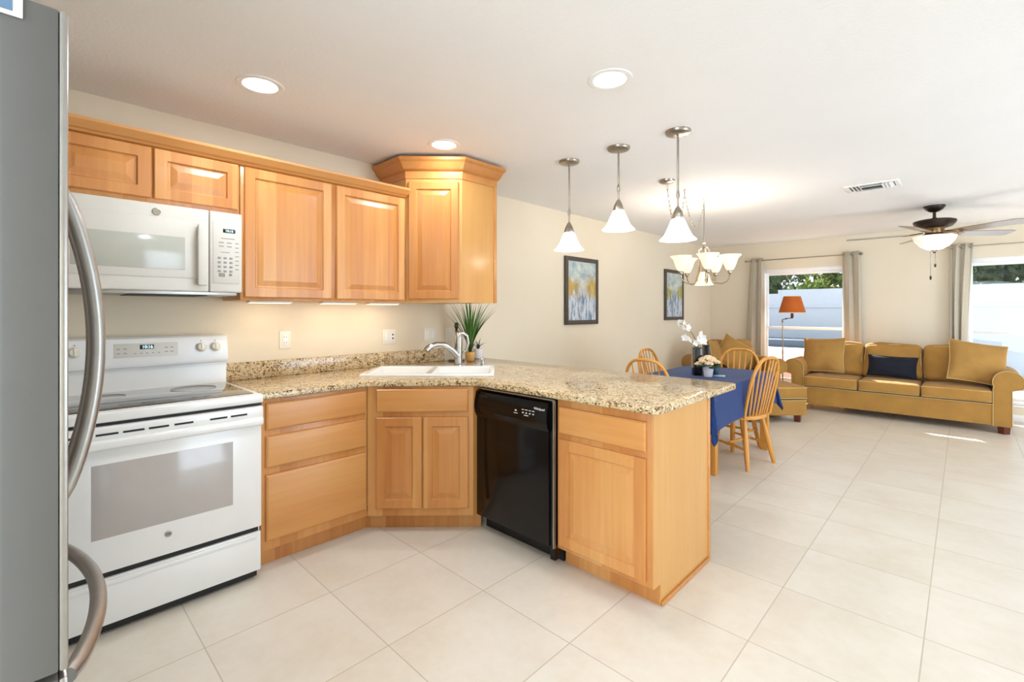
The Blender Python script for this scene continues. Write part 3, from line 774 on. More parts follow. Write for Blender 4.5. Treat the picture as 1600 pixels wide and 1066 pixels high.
part('toe_grille', lambda b: box(b, -hw+.02, hw-.02, .05, .09, 0, .058), M['black_matte'], rf)
for s in (-1, 1):
    part('hinge_cover', lambda b: box(b, s*(hw-.10)-.03, s*(hw-.10)+.03, .03, .12, 1.766, 1.793, .006), M['fridge_side'], rf)
nt = thing('magnet_sheet', 'small blue and white sheet stuck at the top of the grey refrigerator side', 'note', (2.2395, -.002, 1.747), 90)
part('sheet', lambda b: box(b, -.30, 0, -.003, 0, 0, .06, .001), M['paper'], nt)
part('blue_print', lambda b: box(b, -.29, -.010, -.0042, -.003, .006, .056, .0005), M['blue_print'], nt, 'blue printed area')

# ------------------------------------------------------------------ outlets and switches
def plate(y, z, w, h, label, cat, kind):
    o = thing('outlet' if 'outlet' in kind else 'light_switch', label, cat, (0.0, y, z), 90)
    part('cover_plate', lambda b: box(b, -w/2, w/2, -.006, 0, -h/2, h/2, .003), M['ivory_plastic'], o)
    if kind == 'outlet':
        part('receptacle', lambda b: box(b, -.017, .017, -.008, -.005, -.034, .034, .003), M['trim_white'], o)
        for x, z_ in ((-.007, .018), (.007, .018), (-.007, -.018), (.007, -.018)): part('socket_slot', lambda b: box(b, x-.0015, x+.0015, -.0086, -.0075, z_-.004, z_+.006), M['grey_print'], o)
    elif kind == 'outlet_combo':
        part('rocker', lambda b: box(b, -w/4-.016, -w/4+.016, -.009, -.005, -.033, .033, .003), M['trim_white'], o)
        part('receptacle', lambda b: box(b, w/4-.016, w/4+.016, -.008, -.005, -.033, .033, .003), M['trim_white'], o)
        for z_ in (.014, -.014): part('socket_slot', lambda b: box(b, w/4-.006, w/4+.006, -.0088, -.0075, z_-.006, z_+.006, .001), M['black_matte'], o, 'dark socket')
    else:
        for x in ((-w/4, w/4) if w > .1 else (0,)):
            part('rocker', lambda b: box(b, x-.016, x+.016, -.009, -.005, -.033, .033, .003), M['trim_white'], o)
plate(1.18, 1.148, .072, .118, 'cream duplex outlet on the wall beside the range', 'outlet', 'outlet')
plate(1.952, 1.14, .116, .114, 'wide cream wall plate with a rocker and dark sockets under the wall cabinet', 'outlet', 'outlet_combo')
plate(2.335, 1.143, .118, .114, 'wide cream double rocker switch plate behind the faucet spout', 'switch', 'switch')
plate(2.53, 1.135, .072, .114, 'narrow cream switch plate just left of the tall grass plant', 'switch', 'switch')

# ------------------------------------------------------------------ plants on the counter
def blades(b, n, h0, h1, spread, w, seed, z0=0., arch=.35):
    rnd = random.Random(seed)
    for k in range(n):
        a = rnd.uniform(0, 2*math.pi); h = rnd.uniform(h0, h1); sp = rnd.uniform(.1, 1)*spread
        if a % (2*math.pi) > 9: a = 0
        ww = w*rnd.uniform(.6, 1.1); prev = None; S = 8
        dx, dy = math.cos(a), math.sin(a); sx, sy = -dy, dx
        for i in range(S+1):
            t = i/S; rr = .008+sp*(t**(1+arch*2)); z = z0+h*(t-arch*sp/spread*.35*t*t)
            wd = ww*(1-t**2.2)+.0006
            c = Vector((dx*rr, dy*rr, z))
            row = [b.verts.new(c+Vector((sx, sy, 0))*wd), b.verts.new(c+Vector((dx, dy, 0))*-wd*.35), b.verts.new(c-Vector((sx, sy, 0))*wd)]
            if prev:
                b.faces.new((prev[0], prev[1], row[1], row[0])); b.faces.new((prev[1], prev[2], row[2], row[1]))
            prev = row
gp = thing('potted_grass', 'tall potted grass plant with long blades in a tan pot behind the faucet', 'plant', (.235, 2.575, CT1), 0)
part('pot', lambda b: lathe(b, [(.024, 0), (.034, .008), (.041, .04), (.038, .075), (.034, .08), (.033, .07), (0, .068)], 28), M['pot_tan'], gp)
part('grass_blades', lambda b: blades(b, 60, .36, .50, .27, .0075, 3, .065), M['leaf'], gp)
part('moss', lambda b: blades(b, 30, .08, .16, .05, .006, 4, .065), M['leaf_dark'], gp)
wp = thing('potted_succulent', 'small spiky plant in a white pot beside the tall grass plant', 'plant', (.083, 2.80, CT1), 0)
part('pot', lambda b: lathe(b, [(.032, 0), (.036, .003), (.040, .085), (.036, .086), (.034, .075), (0, .073)], 24), M['pot_white'], wp)
part('leaves', lambda b: blades(b, 16, .07, .13, .12, .006, 9, .07, .8), M['leaf_dark'], wp)
th_ = thing('towel_holder', 'black upright rod on a round base at the end of the backsplash', 'holder', (.105, 2.535, CT1), 0)
part('base', lambda b: lathe(b, [(.068, 0), (.07, .006), (.064, .012), (.012, .016)], 28), M['brown_gloss'], th_)
part('rod', lambda b: lathe(b, [(.011, .014), (.011, .27), (.018, .28), (.018, .31), (.010, .322), (0, .324)], 16), M['brown_gloss'], th_)

# ------------------------------------------------------------------ ceiling lights
def downlight(x, y, label, e=6.2):
    o = thing('recessed_downlight', label, 'ceiling light', (x, y, H), 0, 'recessed downlights')
    part('trim_ring', lambda b: lathe(b, [(.078, -.004), (.09, -.007), (.103, -.004), (.106, 0), (.08, 0)], 40, cap=False), M['trim_white'], o)
    part('lens', lambda b: lathe(b, [(0, -.003), (.08, -.003), (.08, -.001)], 36), M['led'], o)
    area('downlight_lamp', (0, 0, -.012), (0, 0, -1), .15, .15, e, (.90, .95, 1.0), o, shape='DISK')
downlight(.725, .798, 'lit recessed downlight above the microwave, leftmost of the three')
downlight(1.985, 1.934, 'lit recessed downlight above the middle of the kitchen floor')
downlight(1.985, .798, 'lit recessed downlight over the kitchen floor nearest the refrigerator')
downlight(.719, 1.927, 'lit recessed downlight in front of the tall corner cabinet')
def pendant(x, y, zb, label, e=1.2):
    o = thing('pendant_light', label, 'pendant light', (x, y, H), 0, 'pendant lights over the peninsula')
    d = zb-H
    part('canopy', lambda b: lathe(b, [(0, -.024), (.05, -.023), (.07, -.017), (.076, -.008), (.076, 0)], 32), M['nickel'], o)
    part('stem', lambda b: (tube(b, [(0, 0, -.02), (0, 0, d+.19)], .0065, 10), lathe(b, [(.006, .29), (.011, .285), (.011, .262), (.006, .257)], 14, (0, 0, d)), lathe(b, [(.006, .27+.02), (.0095, .29), (.0065, .31)], 14, (0, 0, d))), M['nickel'], o)
    part('socket_cap', lambda b: lathe(b, [(.007, d+.205), (.014, d+.195), (.028, d+.165), (.036, d+.135), (.034, d+.13), (0, d+.135)], 24, flute=8, famp=.06), M['nickel'], o)
    part('glass_shade', lambda b: lathe(b, [(.030, d+.135), (.042, d+.12), (.055, d+.09), (.072, d+.05), (.088, d+.022), (.107, d+.004), (.111, d), (.105, d+.002), (.086, d+.018), (.07, d+.046), (.05, d+.09), (.038, d+.118)], 36, cap=False, flute=8, famp=.018), M['shade_glow'], o)
    part('bulb', lambda b: ball(b, (0, 0, d+.035), .03), M['shade_glow'], o)
    point('pendant_lamp', (0, 0, d-.02), e, (1.0, .92, .8), .05, o)
pendant(1.107, 2.78, 1.785, 'bell-shaped white glass pendant nearest the painted wall, leftmost of three')
pendant(1.521, 2.78, 1.885, 'bell-shaped white glass pendant hanging highest, middle of three')
pendant(1.936, 2.78, 1.772, 'bell-shaped white glass pendant nearest the peninsula end, rightmost of three')

# chandelier
ch = thing('chandelier', 'nickel chandelier with upturned amber glass shades hanging over the blue table', 'chandelier', (1.365, 4.62, H), 0)
def chain(b, p0, p1, sag, n):
    p0 = Vector(p0); p1 = Vector(p1); P = []
    for k in range(n+1):
        t = k/n; p = p0.lerp(p1, t); p.z -= sag*4*t*(1-t); P.append(p)
    for i in range(n):
        c = (P[i]+P[i+1])/2; d = (P[i+1]-P[i]); l = d.length*.68; d.normalize()
        s = d.orthogonal().normalized()
        if i % 2: s = d.cross(s)
        tube(b, [c+d*l*math.cos(a)+s*.007*math.sin(a) for a in [2*math.pi*q/10 for q in range(10)]], .0017, 5, True)
cx_, cy_ = 1.395-1.365, 3.757-4.62
part('canopy', lambda b: lathe(b, [(0, -.026), (.045, -.024), (.062, -.015), (.066, 0)], 28, (cx_, cy_, 0)), M['nickel'], ch)
hk = (.012, -.47, -.0)
part('ceiling_hook', lambda b: (lathe(b, [(.012, 0), (.012, -.006), (.004, -.01), (.004, -.03)], 12), lathe(b, [(.012, 0), (.012, -.006), (.004, -.01), (.004, -.03)], 12, hk)), M['nickel'], ch)
part('swag_chain', lambda b: (chain(b, (cx_, cy_, -.028), (hk[0], hk[1], -.03), .34, 26), chain(b, (hk[0], hk[1], -.03), (0, 0, -.04), .27, 26)), M['nickel'], ch)
part('stem', lambda b: (tube(b, [(0, 0, -.03), (0, 0, -.42)], .005, 10), ball(b, (0, 0, -.432), .017), lathe(b, [(.008, -.45), (.022, -.47), (.03, -.475), (.03, -.48), (.01, -.49)], 16)), M['nickel'], ch)
def cage(b):
    for k in range(5):
        a = 2*math.pi*k/5+.3; c, s = math.cos(a), math.sin(a)
        tube(b, [(c*r, s*r, z) for r, z in ((.03, -.475), (.05, -.50), (.046, -.56), (.05, -.64), (.066, -.74), (.085, -.81))], .0065, 8)
    lathe(b, [(.006, -.48), (.006, -.66), (.022, -.70), (.026, -.72), (.012, -.74)], 14)
part('cage', cage, M['nickel'], ch)
part('lower_shade', lambda b: lathe(b, [(.032, -.72), (.04, -.735), (.058, -.79), (.07, -.825), (.088, -.845), (.085, -.842), (.066, -.82), (.05, -.78)], 32, cap=False), M['shade_warm'], ch, 'downturned amber glass shade')
for k in range(5):
    a = 2*math.pi*k/5+R(12); c, s = math.cos(a), math.sin(a)
    ar = part('arm', lambda b: (tube(b, [(c*r, s*r, z) for r, z in ((.05, -.79), (.10, -.825), (.16, -.835), (.20, -.82), (.226, -.785), (.232, -.745))], .006, 8), lathe(b, [(.007, -.75), (.018, -.742), (.024, -.715), (.02, -.705), (0, -.705)], 16, (c*.232, s*.232, 0))), M['nickel'], ch)
    part('glass_shade', lambda b: lathe(b, [(.022, -.712), (.036, -.698), (.056, -.65), (.072, -.60), (.102, -.566), (.098, -.566), (.067, -.604), (.05, -.655), (.028, -.70)], 28, (c*.232, s*.232, 0), cap=False), M['shade_warm'], ar, 'upturned amber glass shade')
    point('chandelier_lamp', (c*.232, s*.232, -.56), 3.6, (1.0, .95, .90), .03, ch)
point('chandelier_lamp', (0, 0, -.87), 3, (1.0, .87, .68), .03, ch)

# ceiling fan
fn = thing('ceiling_fan', 'five-bladed ceiling fan with white glass bowl light above the sofa', 'ceiling fan', (2.978, 6.61, H), 0)
part('canopy', lambda b: lathe(b, [(.088, 0), (.088, -.012), (.07, -.04), (.04, -.06), (.02, -.066), (0, -.066)], 32), M['bronze'], fn)
part('downrod', lambda b: (tube(b, [(0, 0, -.06), (0, 0, -.15)], .014, 12), lathe(b, [(.022, -.125), (.022, -.15)], 16)), M['bronze'], fn)
part('motor_housing', lambda b: lathe(b, [(.03, -.145), (.15, -.150), (.172, -.158), (.176, -.168), (.168, -.19), (.14, -.22), (.10, -.235), (0, -.235)], 40), M['bronze'], fn)
part('switch_housing', lambda b: lathe(b, [(.09, -.235), (.08, -.25), (.075, -.285), (.10, -.305), (.1, -.318), (0, -.318)], 32), M['fan_bracket'], fn, 'brass switch housing')
for k in range(5):
    a = R(40+72*k); Mb = Matrix.Rotation(a, 4, 'Z') @ Matrix.Translation((0, 0, -.288)) @ Matrix.Rotation(R(-12), 4, 'X')
    def blade(b):
        pts = [(.20, -.048), (.30, -.062), (.70, -.075), (.745, -.06), (.755, 0), (.745, .06), (.70, .075), (.30, .062), (.20, .048)]
        prism(b, pts, -.003, .003, M=Mb)
    bl = part('blade', blade, M['blade'], fn, 'grey-brown wooden blade')
    part('blade_bracket', lambda b: (tube(b, [(.09, 0, .012), (.15, -.02, .004), (.24, -.03, -.006)], .006, 6, M=Mb), tube(b, [(.09, 0, .012), (.15, .02, .004), (.24, .03, -.006)], .006, 6, M=Mb), box(b, .2, .27, -.035, .035, -.007, -.003, .001, M=Mb)), M['fan_bracket'], bl)
part('light_bowl', lambda b: lathe(b, [(.176, -.318), (.178, -.325), (.160, -.37), (.12, -.42), (.07, -.452), (.02, -.465), (0, -.465)], 40), M['bowl_glass'], fn, 'white glass bowl shade')
part('finial', lambda b: lathe(b, [(.03, -.462), (.026, -.47), (.012, -.48), (.012, -.495), (0, -.498)], 18), M['bronze'], fn)
for x, l in ((.006, .60), (-.03, .73)):
    part('pull_chain', lambda b: (tube(b, [(x, 0, -.47), (x, 0, -l)], .0018, 5), lathe(b, [(.004, -l), (.009, -l-.008), (.009, -l-.035), (.004, -l-.043)], 12, (x, 0, 0))), M['bronze'], fn)
point('fan_lamp', (0, 0, -.56), 5, (1, .96, .9), .08, fn)

# air vent
av = thing('ceiling_vent', 'white rectangular ceiling air vent with slats near the ceiling fan', 'vent', (2.62, 5.17, H), 0)
part('frame', lambda b: (box(b, -.19, .19, -.14, -.108, -.012, 0, .003), box(b, -.19, .19, .108, .14, -.012, 0, .003), box(b, -.19, -.158, -.108, .108, -.012, 0, .003), box(b, .158, .19, -.108, .108, -.012, 0, .003)), M['trim_white'], av)
part('duct_opening', lambda b: box(b, -.158, .158, -.108, .108, -.002, 0), M['bronze'], av, 'dark duct opening')
part('slats', lambda b: ([box(b, x-.016, x+.016, -.108, .108, -.0012, .0012, M=Matrix.Translation((0, 0, -.011)) @ Matrix.Translation((x, 0, 0)) @ Matrix.Rotation(R(-38 if x > 0 else 38), 4, 'Y') @ Matrix.Translation((-x, 0, 0))) for x in (-.135, -.11, -.085, .085, .11, .135)], [box(b, -.07, .07, y-.014, y+.014, -.0012, .0012, M=Matrix.Translation((0, y, -.011)) @ Matrix.Rotation(R(40), 4, 'X') @ Matrix.Translation((0, -y, 0))) for y in (-.09, -.06, .06, .09)])and None, M['trim_white'], av)

# ------------------------------------------------------------------ pictures on the left wall
def picture(y0, y1, z0, z1, m, label):
    w, h = y1-y0, z1-z0
    o = thing('framed_painting', label, 'painting', (0, (y0+y1)/2, (z0+z1)/2), 90, 'abstract paintings on the left wall')
    fw = .05
    part('frame', lambda b: (box(b, -w/2, -w/2+fw, -.03, 0, -h/2, h/2, .004), box(b, w/2-fw, w/2, -.03, 0, -h/2, h/2, .004), box(b, -w/2+fw, w/2-fw, -.03, 0, h/2-fw, h/2, .004), box(b, -w/2+fw, w/2-fw, -.03, 0, -h/2, -h/2+fw, .004)), M['frame_dark'], o)
    part('canvas', lambda b: box(b, -w/2+fw, w/2-fw, -.022, 0, -h/2+fw, h/2-fw), m, o, 'abstract blue, white and gold canvas')
picture(4.152, 4.795, 1.185, 1.955, M['paint_a'], 'dark-framed blue and gold abstract painting hanging nearer the kitchen')
picture(6.56, 7.19, 1.205, 1.965, M['paint_b'], 'dark-framed blue and green abstract painting partly behind the chandelier shades')

# ------------------------------------------------------------------ dining table, cloth and chairs
TX0, TX1, TY0, TY1, TZ = 1.06, 1.86, 3.54, 5.03, .748
tb = thing('dining_table', 'oak dining table with square legs hidden under the blue cloth', 'table', ((TX0+TX1)/2, (TY0+TY1)/2, 0), 0)
hx, hy = (TX1-TX0)/2, (TY1-TY0)/2
part('tabletop', lambda b: box(b, -hx, hx, -hy, hy, .715, TZ-.004, .006), M['oak'], tb)
part('apron', lambda b: (box(b, -hx+.09, hx-.09, -hy+.07, -hy+.09, .63, .715), box(b, -hx+.09, hx-.09, hy-.09, hy-.07, .63, .715), box(b, -hx+.07, -hx+.09, -hy+.09, hy-.09, .63, .715), box(b, hx-.09, hx-.07, -hy+.09, hy-.09, .63, .715)), M['oak'], tb)
for sx_ in (-1, 1):
    for sy_ in (-1, 1):
        x, y = sx_*(hx-(.05 if sy_ > 0 else .14)), (hy-.06 if sy_ > 0 else -hy+.365)
        part('leg', lambda b: box(b, x-.034, x+.034, y-.034, y+.034, 0, .715, .006), M['oak'], tb)
def cloth(b):
    n = 72; cx, cy = (TX0+TX1)/2, (TY0+TY1)/2; hang = .296
    ax, ay = hx+.004, hy+.004; LX, LY = ax+hang, ay+hang
    def samples(a, Lm, k):  # dense outside
        o = []
        for i in range(k+1): o.append(-Lm+(Lm-a)*i/k)
        for i in range(1, k): o.append(-a+2*a*i/k)
        for i in range(k+1): o.append(a+(Lm-a)*i/k)
        return o
    X = samples(ax, LX, 18); Y = samples(ay, LY, 18); G = []
    for u in X:
        row = []
        for v in Y:
            dx = max(abs(u)-ax, 0); dy = max(abs(v)-ay, 0); dr = math.hypot(dx, dy)
            px = max(-ax, min(ax, u)); py = max(-ay, min(ay, v)); z = TZ
            if dr > 1e-6:
                ox, oy = math.copysign(dx, u)/dr, math.copysign(dy, v)/dr
                corner = 4*(dx/dr)*(dy/dr)*.5
                s = (u if dy > dx else v)
                ang = math.atan2(dy, dx)
                ripple = .5+.5*math.sin(s*13+1.3*(u > 0)) if min(dx, dy) < 1e-6 else 0
                # distance from the nearest table corner along the edge spreads the corner folds
                e = (ay-abs(v)) if dx > 0 and dy == 0 else ((ax-abs(u)) if dy > 0 and dx == 0 else 0)
                prox = math.exp(-(e/.16)**2)
                fl = .02+.05*ripple*(1-prox)*(0.25 if u > 0 and dx > 0 else 1)+.07*prox+.24*corner
                t = dr/hang
                wx = .45 if corner > .02 and u > 0 else 1.0
                px += ox*dr*fl*1.2*wx; py += oy*dr*fl*1.2
                fold = .035*math.sin(ang*8)*corner*t
                px += -oy*fold; py += ox*fold
                z = TZ-dr*math.sqrt(max(.2, 1-(fl*1.2)**2))
                if dr < .02: z = TZ-dr*dr/.02*.6
            row.append(b.verts.new((cx+px, cy+py, z)))
        G.append(row)
    for i in range(len(X)-1):
        for j in range(len(Y)-1): b.faces.new((G[i][j], G[i+1][j], G[i+1][j+1], G[i][j+1]))
tcl = part('tablecloth', cloth, M['cloth_blue'], None, ang=80)
md = tcl.modifiers.new('thickness', 'SOLIDIFY'); md.thickness = .0025; md.offset = 1
tag(tcl, 'deep blue cloth draped over the dining table', 'tablecloth')

def make_chair(label):
    o = thing('dining_chair', label, 'chair', (0, 0, 0), 0, 'hoop-back oak chairs round the table')
    SZ = .445
    def seat(b):
        pts = []
        for k in range(36):
            a = 2*math.pi*k/36; c, s = math.cos(a), math.sin(a)
            x = .215*math.copysign(abs(c)**.72, c); y = .205*math.copysign(abs(s)**.72, s)
            if s > 0: x *= 1-.10*s       # narrower at the back (+y)
            pts.append((x, y))
        prism(b, pts, SZ-.034, SZ, .010, 3)
    part('seat', seat, M['oak'], o)
    def hoop(t):    # t 0..1 around the bow; back leans away (+y)
        a = math.pi*t; ca = math.cos(a); x = -(.195+.05*math.sin(a))*math.copysign(abs(ca)**.65, ca); zz = math.sin(a)**.9
        z = SZ+.50*zz; return Vector((x, .165+.105*zz+.012*(1-abs(x)/.2)*zz, z-.01 if zz < .01 else z))
    part('bow', lambda b: tube(b, [hoop(k/40) for k in range(41)], .0125, 10, flat=1.15), M['oak'], o)
    for k in range(7):
        x = -.135+.27*k/6
        # find the bow height above this spindle
        best = min((hoop(t/200) for t in range(201)), key=lambda p: abs(p.x-x*1.32) if p.z > SZ+.15 else 9)
        p0 = Vector((x*.95, .168+.012*(1-abs(x)/.14), SZ-.01))
        mid = p0.lerp(best, .35)
        part('spindle', lambda b: tube(b, [p0, p0.lerp(best, .15), mid, p0.lerp(best, .7), best], [.006, .008, .0092, .0072, .0055], 8), M['oak'], o)
    for sx in (-1, 1):
        for fy, ty in ((-.14, -.19), (.13, .20)):
            p0 = Vector((sx*.135, fy, SZ-.03)); p1 = Vector((sx*.205, ty, 0))
            part('leg', lambda b: tube(b, [p0, p0.lerp(p1, .12), p0.lerp(p1, .45), p0.lerp(p1, .75), p0.lerp(p1, .97), p1], [.014, .017, .0225, .0205, .016, .0155], 12), M['oak'], o)
        q0 = Vector((sx*.135, -.14, SZ-.03)).lerp(Vector((sx*.205, -.19, 0)), .52); q1 = Vector((sx*.135, .13, SZ-.03)).lerp(Vector((sx*.205, .20, 0)), .6)
        part('stretcher', lambda b: tube(b, [q0, q0.lerp(q1, .5), q1], [.009, .013, .009], 8), M['oak'], o)
    part('stretcher', lambda b: tube(b, [(-.165, .01, .195), (0, .01, .195), (.165, .01, .195)], [.009, .013, .009], 8), M['oak'], o)
    return o
# chair local: faces -y, back at +y
c1 = make_chair('oak hoop-back chair on the right side of the blue table, fully in view')
c1.location = (1.755, 4.42, 0); c1.rotation_euler = (0, 0, R(-103))
dup(c1, (1.54, 4.84, 0), 0, 'oak hoop-back chair at the far end of the blue table, in front of the armchair')
dup(c1, (1.35, 3.735, 0), 180, 'oak hoop-back chair at the near end of the table, partly behind the countertop')
dup(c1, (1.11, 4.45, 0), 90, 'oak hoop-back chair against the left wall side of the table')

# ------------------------------------------------------------------ things on the table
vz = TZ+.003
bx = thing('orchid_vase', 'tall glossy dark square vase holding white orchids on the blue table', 'vase', (1.44, 4.265, vz), 42)
part('vase', lambda b: (box(b, -.036, .036, -.036, .036, 0, .25, .004), ), M['brown_gloss'], bx)
part('soil', lambda b: box(b, -.03, .03, -.03, .03, .249, .254), M['leaf_dark'], bx)
def flower(b, c, r, seed, petals=5):
    rnd = random.Random(seed); c = Vector(c); a0 = rnd.uniform(0, 6)
    d = Vector((rnd.uniform(-.6, .9), rnd.uniform(-1.2, -.4), rnd.uniform(-.2, .5))).normalized()
    s = d.orthogonal().normalized(); u = d.cross(s)
    for k in range(petals):
        a = a0+2*math.pi*k/petals; ax = s*math.cos(a)+u*math.sin(a); sd = d.cross(ax)
        pts = []
        for i in range(8):
            q = 2*math.pi*i/8; pts.append(c+ax*(r*.55+r*.5*math.cos(q))+sd*(r*.42*math.sin(q))+d*(r*.15*math.cos(q)))
        cv = b.verts.new(c+ax*r*.55-d*r*.1); vs = [b.verts.new(p) for p in pts]
        for i in range(8): b.faces.new((cv, vs[i], vs[(i+1) % 8]))
    ball(b, c+d*r*.1, r*.16, u=8, v=6)
st1 = [(0, 0, .25), (-.015, -.02, .32), (-.05, -.03, .38), (-.09, -.03, .43), (-.13, -.03, .462), (-.16, -.02, .475)]
st2 = [(0, 0, .25), (.02, -.01, .30), (.03, -.02, .345), (.02, -.03, .37)]
st3 = [(0, 0, .25), (-.04, -.01, .30), (-.085, -.02, .335), (-.12, -.02, .345)]
Mi = Matrix.Rotation(R(0), 4, 'Z')
for s_ in (st1, st2, st3): part('stem', lambda b: tube(b, s_, .0028, 6), M['stem'], bx)
for k, p in enumerate([(-.09, -.04, .435), (-.13, -.04, .47), (-.165, -.02, .48), (-.12, -.03, .445), (-.115, -.03, .345), (-.075, -.03, .325), (.02, -.04, .375), (.045, -.03, .345), (.0, -.05, .335), (.03, -.05, .315), (-.02, -.04, .30), (.06, -.02, .31)]):
    part('bloom', lambda b: flower(b, p, .034, k), M['petal_white'], bx)
part('leaves', lambda b: blades(b, 9, .05, .10, .10, .012, 21, .25, .6), M['leaf'], bx)
v2 = thing('slim_vase', 'slim black rectangular vase behind the peach flowers on the blue table', 'vase', (1.462, 4.425, vz), 42)
part('vase', lambda b: box(b, -.026, .026, -.03, .03, 0, .27, .004), M['black_gloss'], v2)
fp_ = thing('flower_pot', 'white pot of peach flowers on the blue table', 'plant', (1.553, 4.24, vz), 0)
part('pot', lambda b: lathe(b, [(.033, 0), (.036, .004), (.048, .098), (.045, .1), (.043, .09), (0, .088)], 32), M['pot_white'], fp_)
rnd = random.Random(5)
for k in range(13):
    a = 2.4*k; rr = .074*math.sqrt(k/12.5); z = .172-.065*(rr/.075)**2
    c0 = Vector((math.cos(a)*rr*1.12, math.sin(a)*rr*1.0, z))
    def bloom(b):
        ball(b, c0, .016, u=10, v=8)
        for ring, (r0, nn, tilt) in enumerate(((.014, 4, .9), (.021, 5, .55), (.027, 6, .2))):
            for j in range(nn):
                q = 2*math.pi*j/nn+ring*.5+k; ax = Vector((math.cos(q), math.sin(q), 0))
                cen = c0+ax*r0+Vector((0, 0, .012*tilt-.002*ring))
                ball(b, cen, .0135, (1, 1, .75), 8, 6)
    part('bloom', bloom, M['peach'], fp_)
part('leaves', lambda b: [ball(b, (math.cos(a)*.075, math.sin(a)*.075, .098+.012*math.sin(3*a)), .034, (1, 1, .28), 10, 6) for a in [2*math.pi*k/9 for k in range(9)]] and None, M['leaf_dark'], fp_)
tj = thing('teal_jar', 'small dark teal jar behind the flower pot on the blue table', 'jar', (1.583, 4.335, vz), 0)
part('body', lambda b: lathe(b, [(.022, 0), (.025, .004), (.025, .085), (.02, .095), (.02, .1), (0, .1)], 20), M['teal'], tj)
part('lid', lambda b: lathe(b, [(.021, .1), (.021, .112), (.006, .118), (0, .118)], 20), M['teal'], tj)
nk = part('napkin', lambda b: prism(b, [(-.05, -.02), (.05, -.03), (.035, .04), (-.03, .035)], 0, .012, .004), M['pale_blue'], None)
nk.location = (1.628, 4.31, vz); tag(nk, 'small folded pale blue cloth beside the flower pot', 'napkin')

# ------------------------------------------------------------------ upholstery
def seat_furniture(name, label, cat, loc, rz, W_, n, D, cushion_x=None):
    """rolled-arm seat; W_ = width over the arm rolls; front at y=0 facing -y"""
    o = thing(name, label, cat, loc, rz)
    ao = W_/2-.085; ai = ao-.145          # outer and inner faces of the arm uprights
    part('base', lambda b: (rbox(b, -ai-.01, ai+.01, .005, D-.03, .085, .325, .012, 6),), M['sofa'], o)
    part('base_piping', lambda b: (tube(b, [(-ai, .002, .318), (ai, .002, .318)], .004, 6),), M['piping'], o, 'pale piping')
    for s in (-1, 1):
        pr = [(ai, .085), (ai, .48)]
        ccx, ccz, rr = ai+.118, .565, .122
        pr += [(ccx+rr*math.cos(R(a)), ccz+rr*math.sin(R(a))) for a in range(205, -46, -14)]
        pr += [(ao, .475), (ao, .085)]
        pr = [(s*x, z) for x, z in pr]
        Ma = Matrix(((1, 0, 0, 0), (0, 0, 1, 0), (0, 1, 0, 0), (0, 0, 0, 1)))
        ar = part('arm', lambda b: prism(b, pr, 0, D-.05, .012, 3, M=Ma), M['sofa'], o)
        part('piping', lambda b: tube(b, [(x+.0, -.0, z) for x, z in pr], .004, 6, True), M['piping'], ar, 'pale piping round the arm front')
    def back(b):
        prism(b, [(D-.22, .3), (D-.03, .085), (D, .085), (D, .70), (D-.03, .78), (D-.12, .79), (D-.16, .74)], -ai-.02, ai+.02, .02, 3, M=Matrix(((0, 0, 1, 0), (1, 0, 0, 0), (0, 1, 0, 0), (0, 0, 0, 1))))
    part('back', back, M['sofa'], o)
    w = 2*ai/n
    for k in range(n):
        x0, x1 = -ai+w*k+.003, -ai+w*(k+1)-.003
        cu = part('seat_cushion', lambda b: rbox(b, x0, x1, -.022, D-.23, .33, .465, .028, 10, top=.022, front=.008, wob=.004, seed=k), M['sofa'], o)
        part('piping', lambda b: (tube(b, [(x0+.006, -.016, .455), (x1-.006, -.016, .455)], .004, 6), tube(b, [(x0+.006, -.016, .341), (x1-.006, -.016, .341)], .004, 6)), M['piping'], cu, 'pale piping')
        Mb = Matrix.Translation((0, D-.34, .47)) @ Matrix.Rotation(R(-11), 4, 'X')
        bc = part('back_cushion', lambda b: rbox(b, x0-.002, x1+.002, -.10, .08, 0, .425, .05, 12, top=.03, front=.035, wob=.02, seed=k+20, M=Mb), M['sofa'], o)
        part('piping', lambda b: tube(b, [Mb @ Vector(p) for p in ((x0+.02, -.075, .03), (x0+.014, -.085, .2), (x0+.02, -.075, .385), (x0+.06, -.072, .418), ((x0+x1)/2, -.085, .428), (x1-.06, -.072, .418), (x1-.02, -.075, .385), (x1-.014, -.085, .2), (x1-.02, -.075, .03))], .0045, 6), M['piping'], bc, 'pale piping')
    for sx in (-1, 1):
        for y in (.055, D-.08):
            x = sx*(ao-.06); part('foot', lambda b: lathe(b, [(.045, 0), (.052, .085)], 4, (x, y, 0), M=None), M['mahogany'], o, 'dark wood foot')
    return o
SOY = 7.34
seat_furniture('sofa', 'long olive-gold three-seat sofa with rolled arms under the windows', 'sofa', (2.53, SOY, 0), 0, 2.26, 3, .82)
seat_furniture('armchair', 'wide olive-gold rolled-arm chair set diagonally in the far left corner', 'armchair', (1.03, 6.86, 0), 45, 1.16, 1, .80)
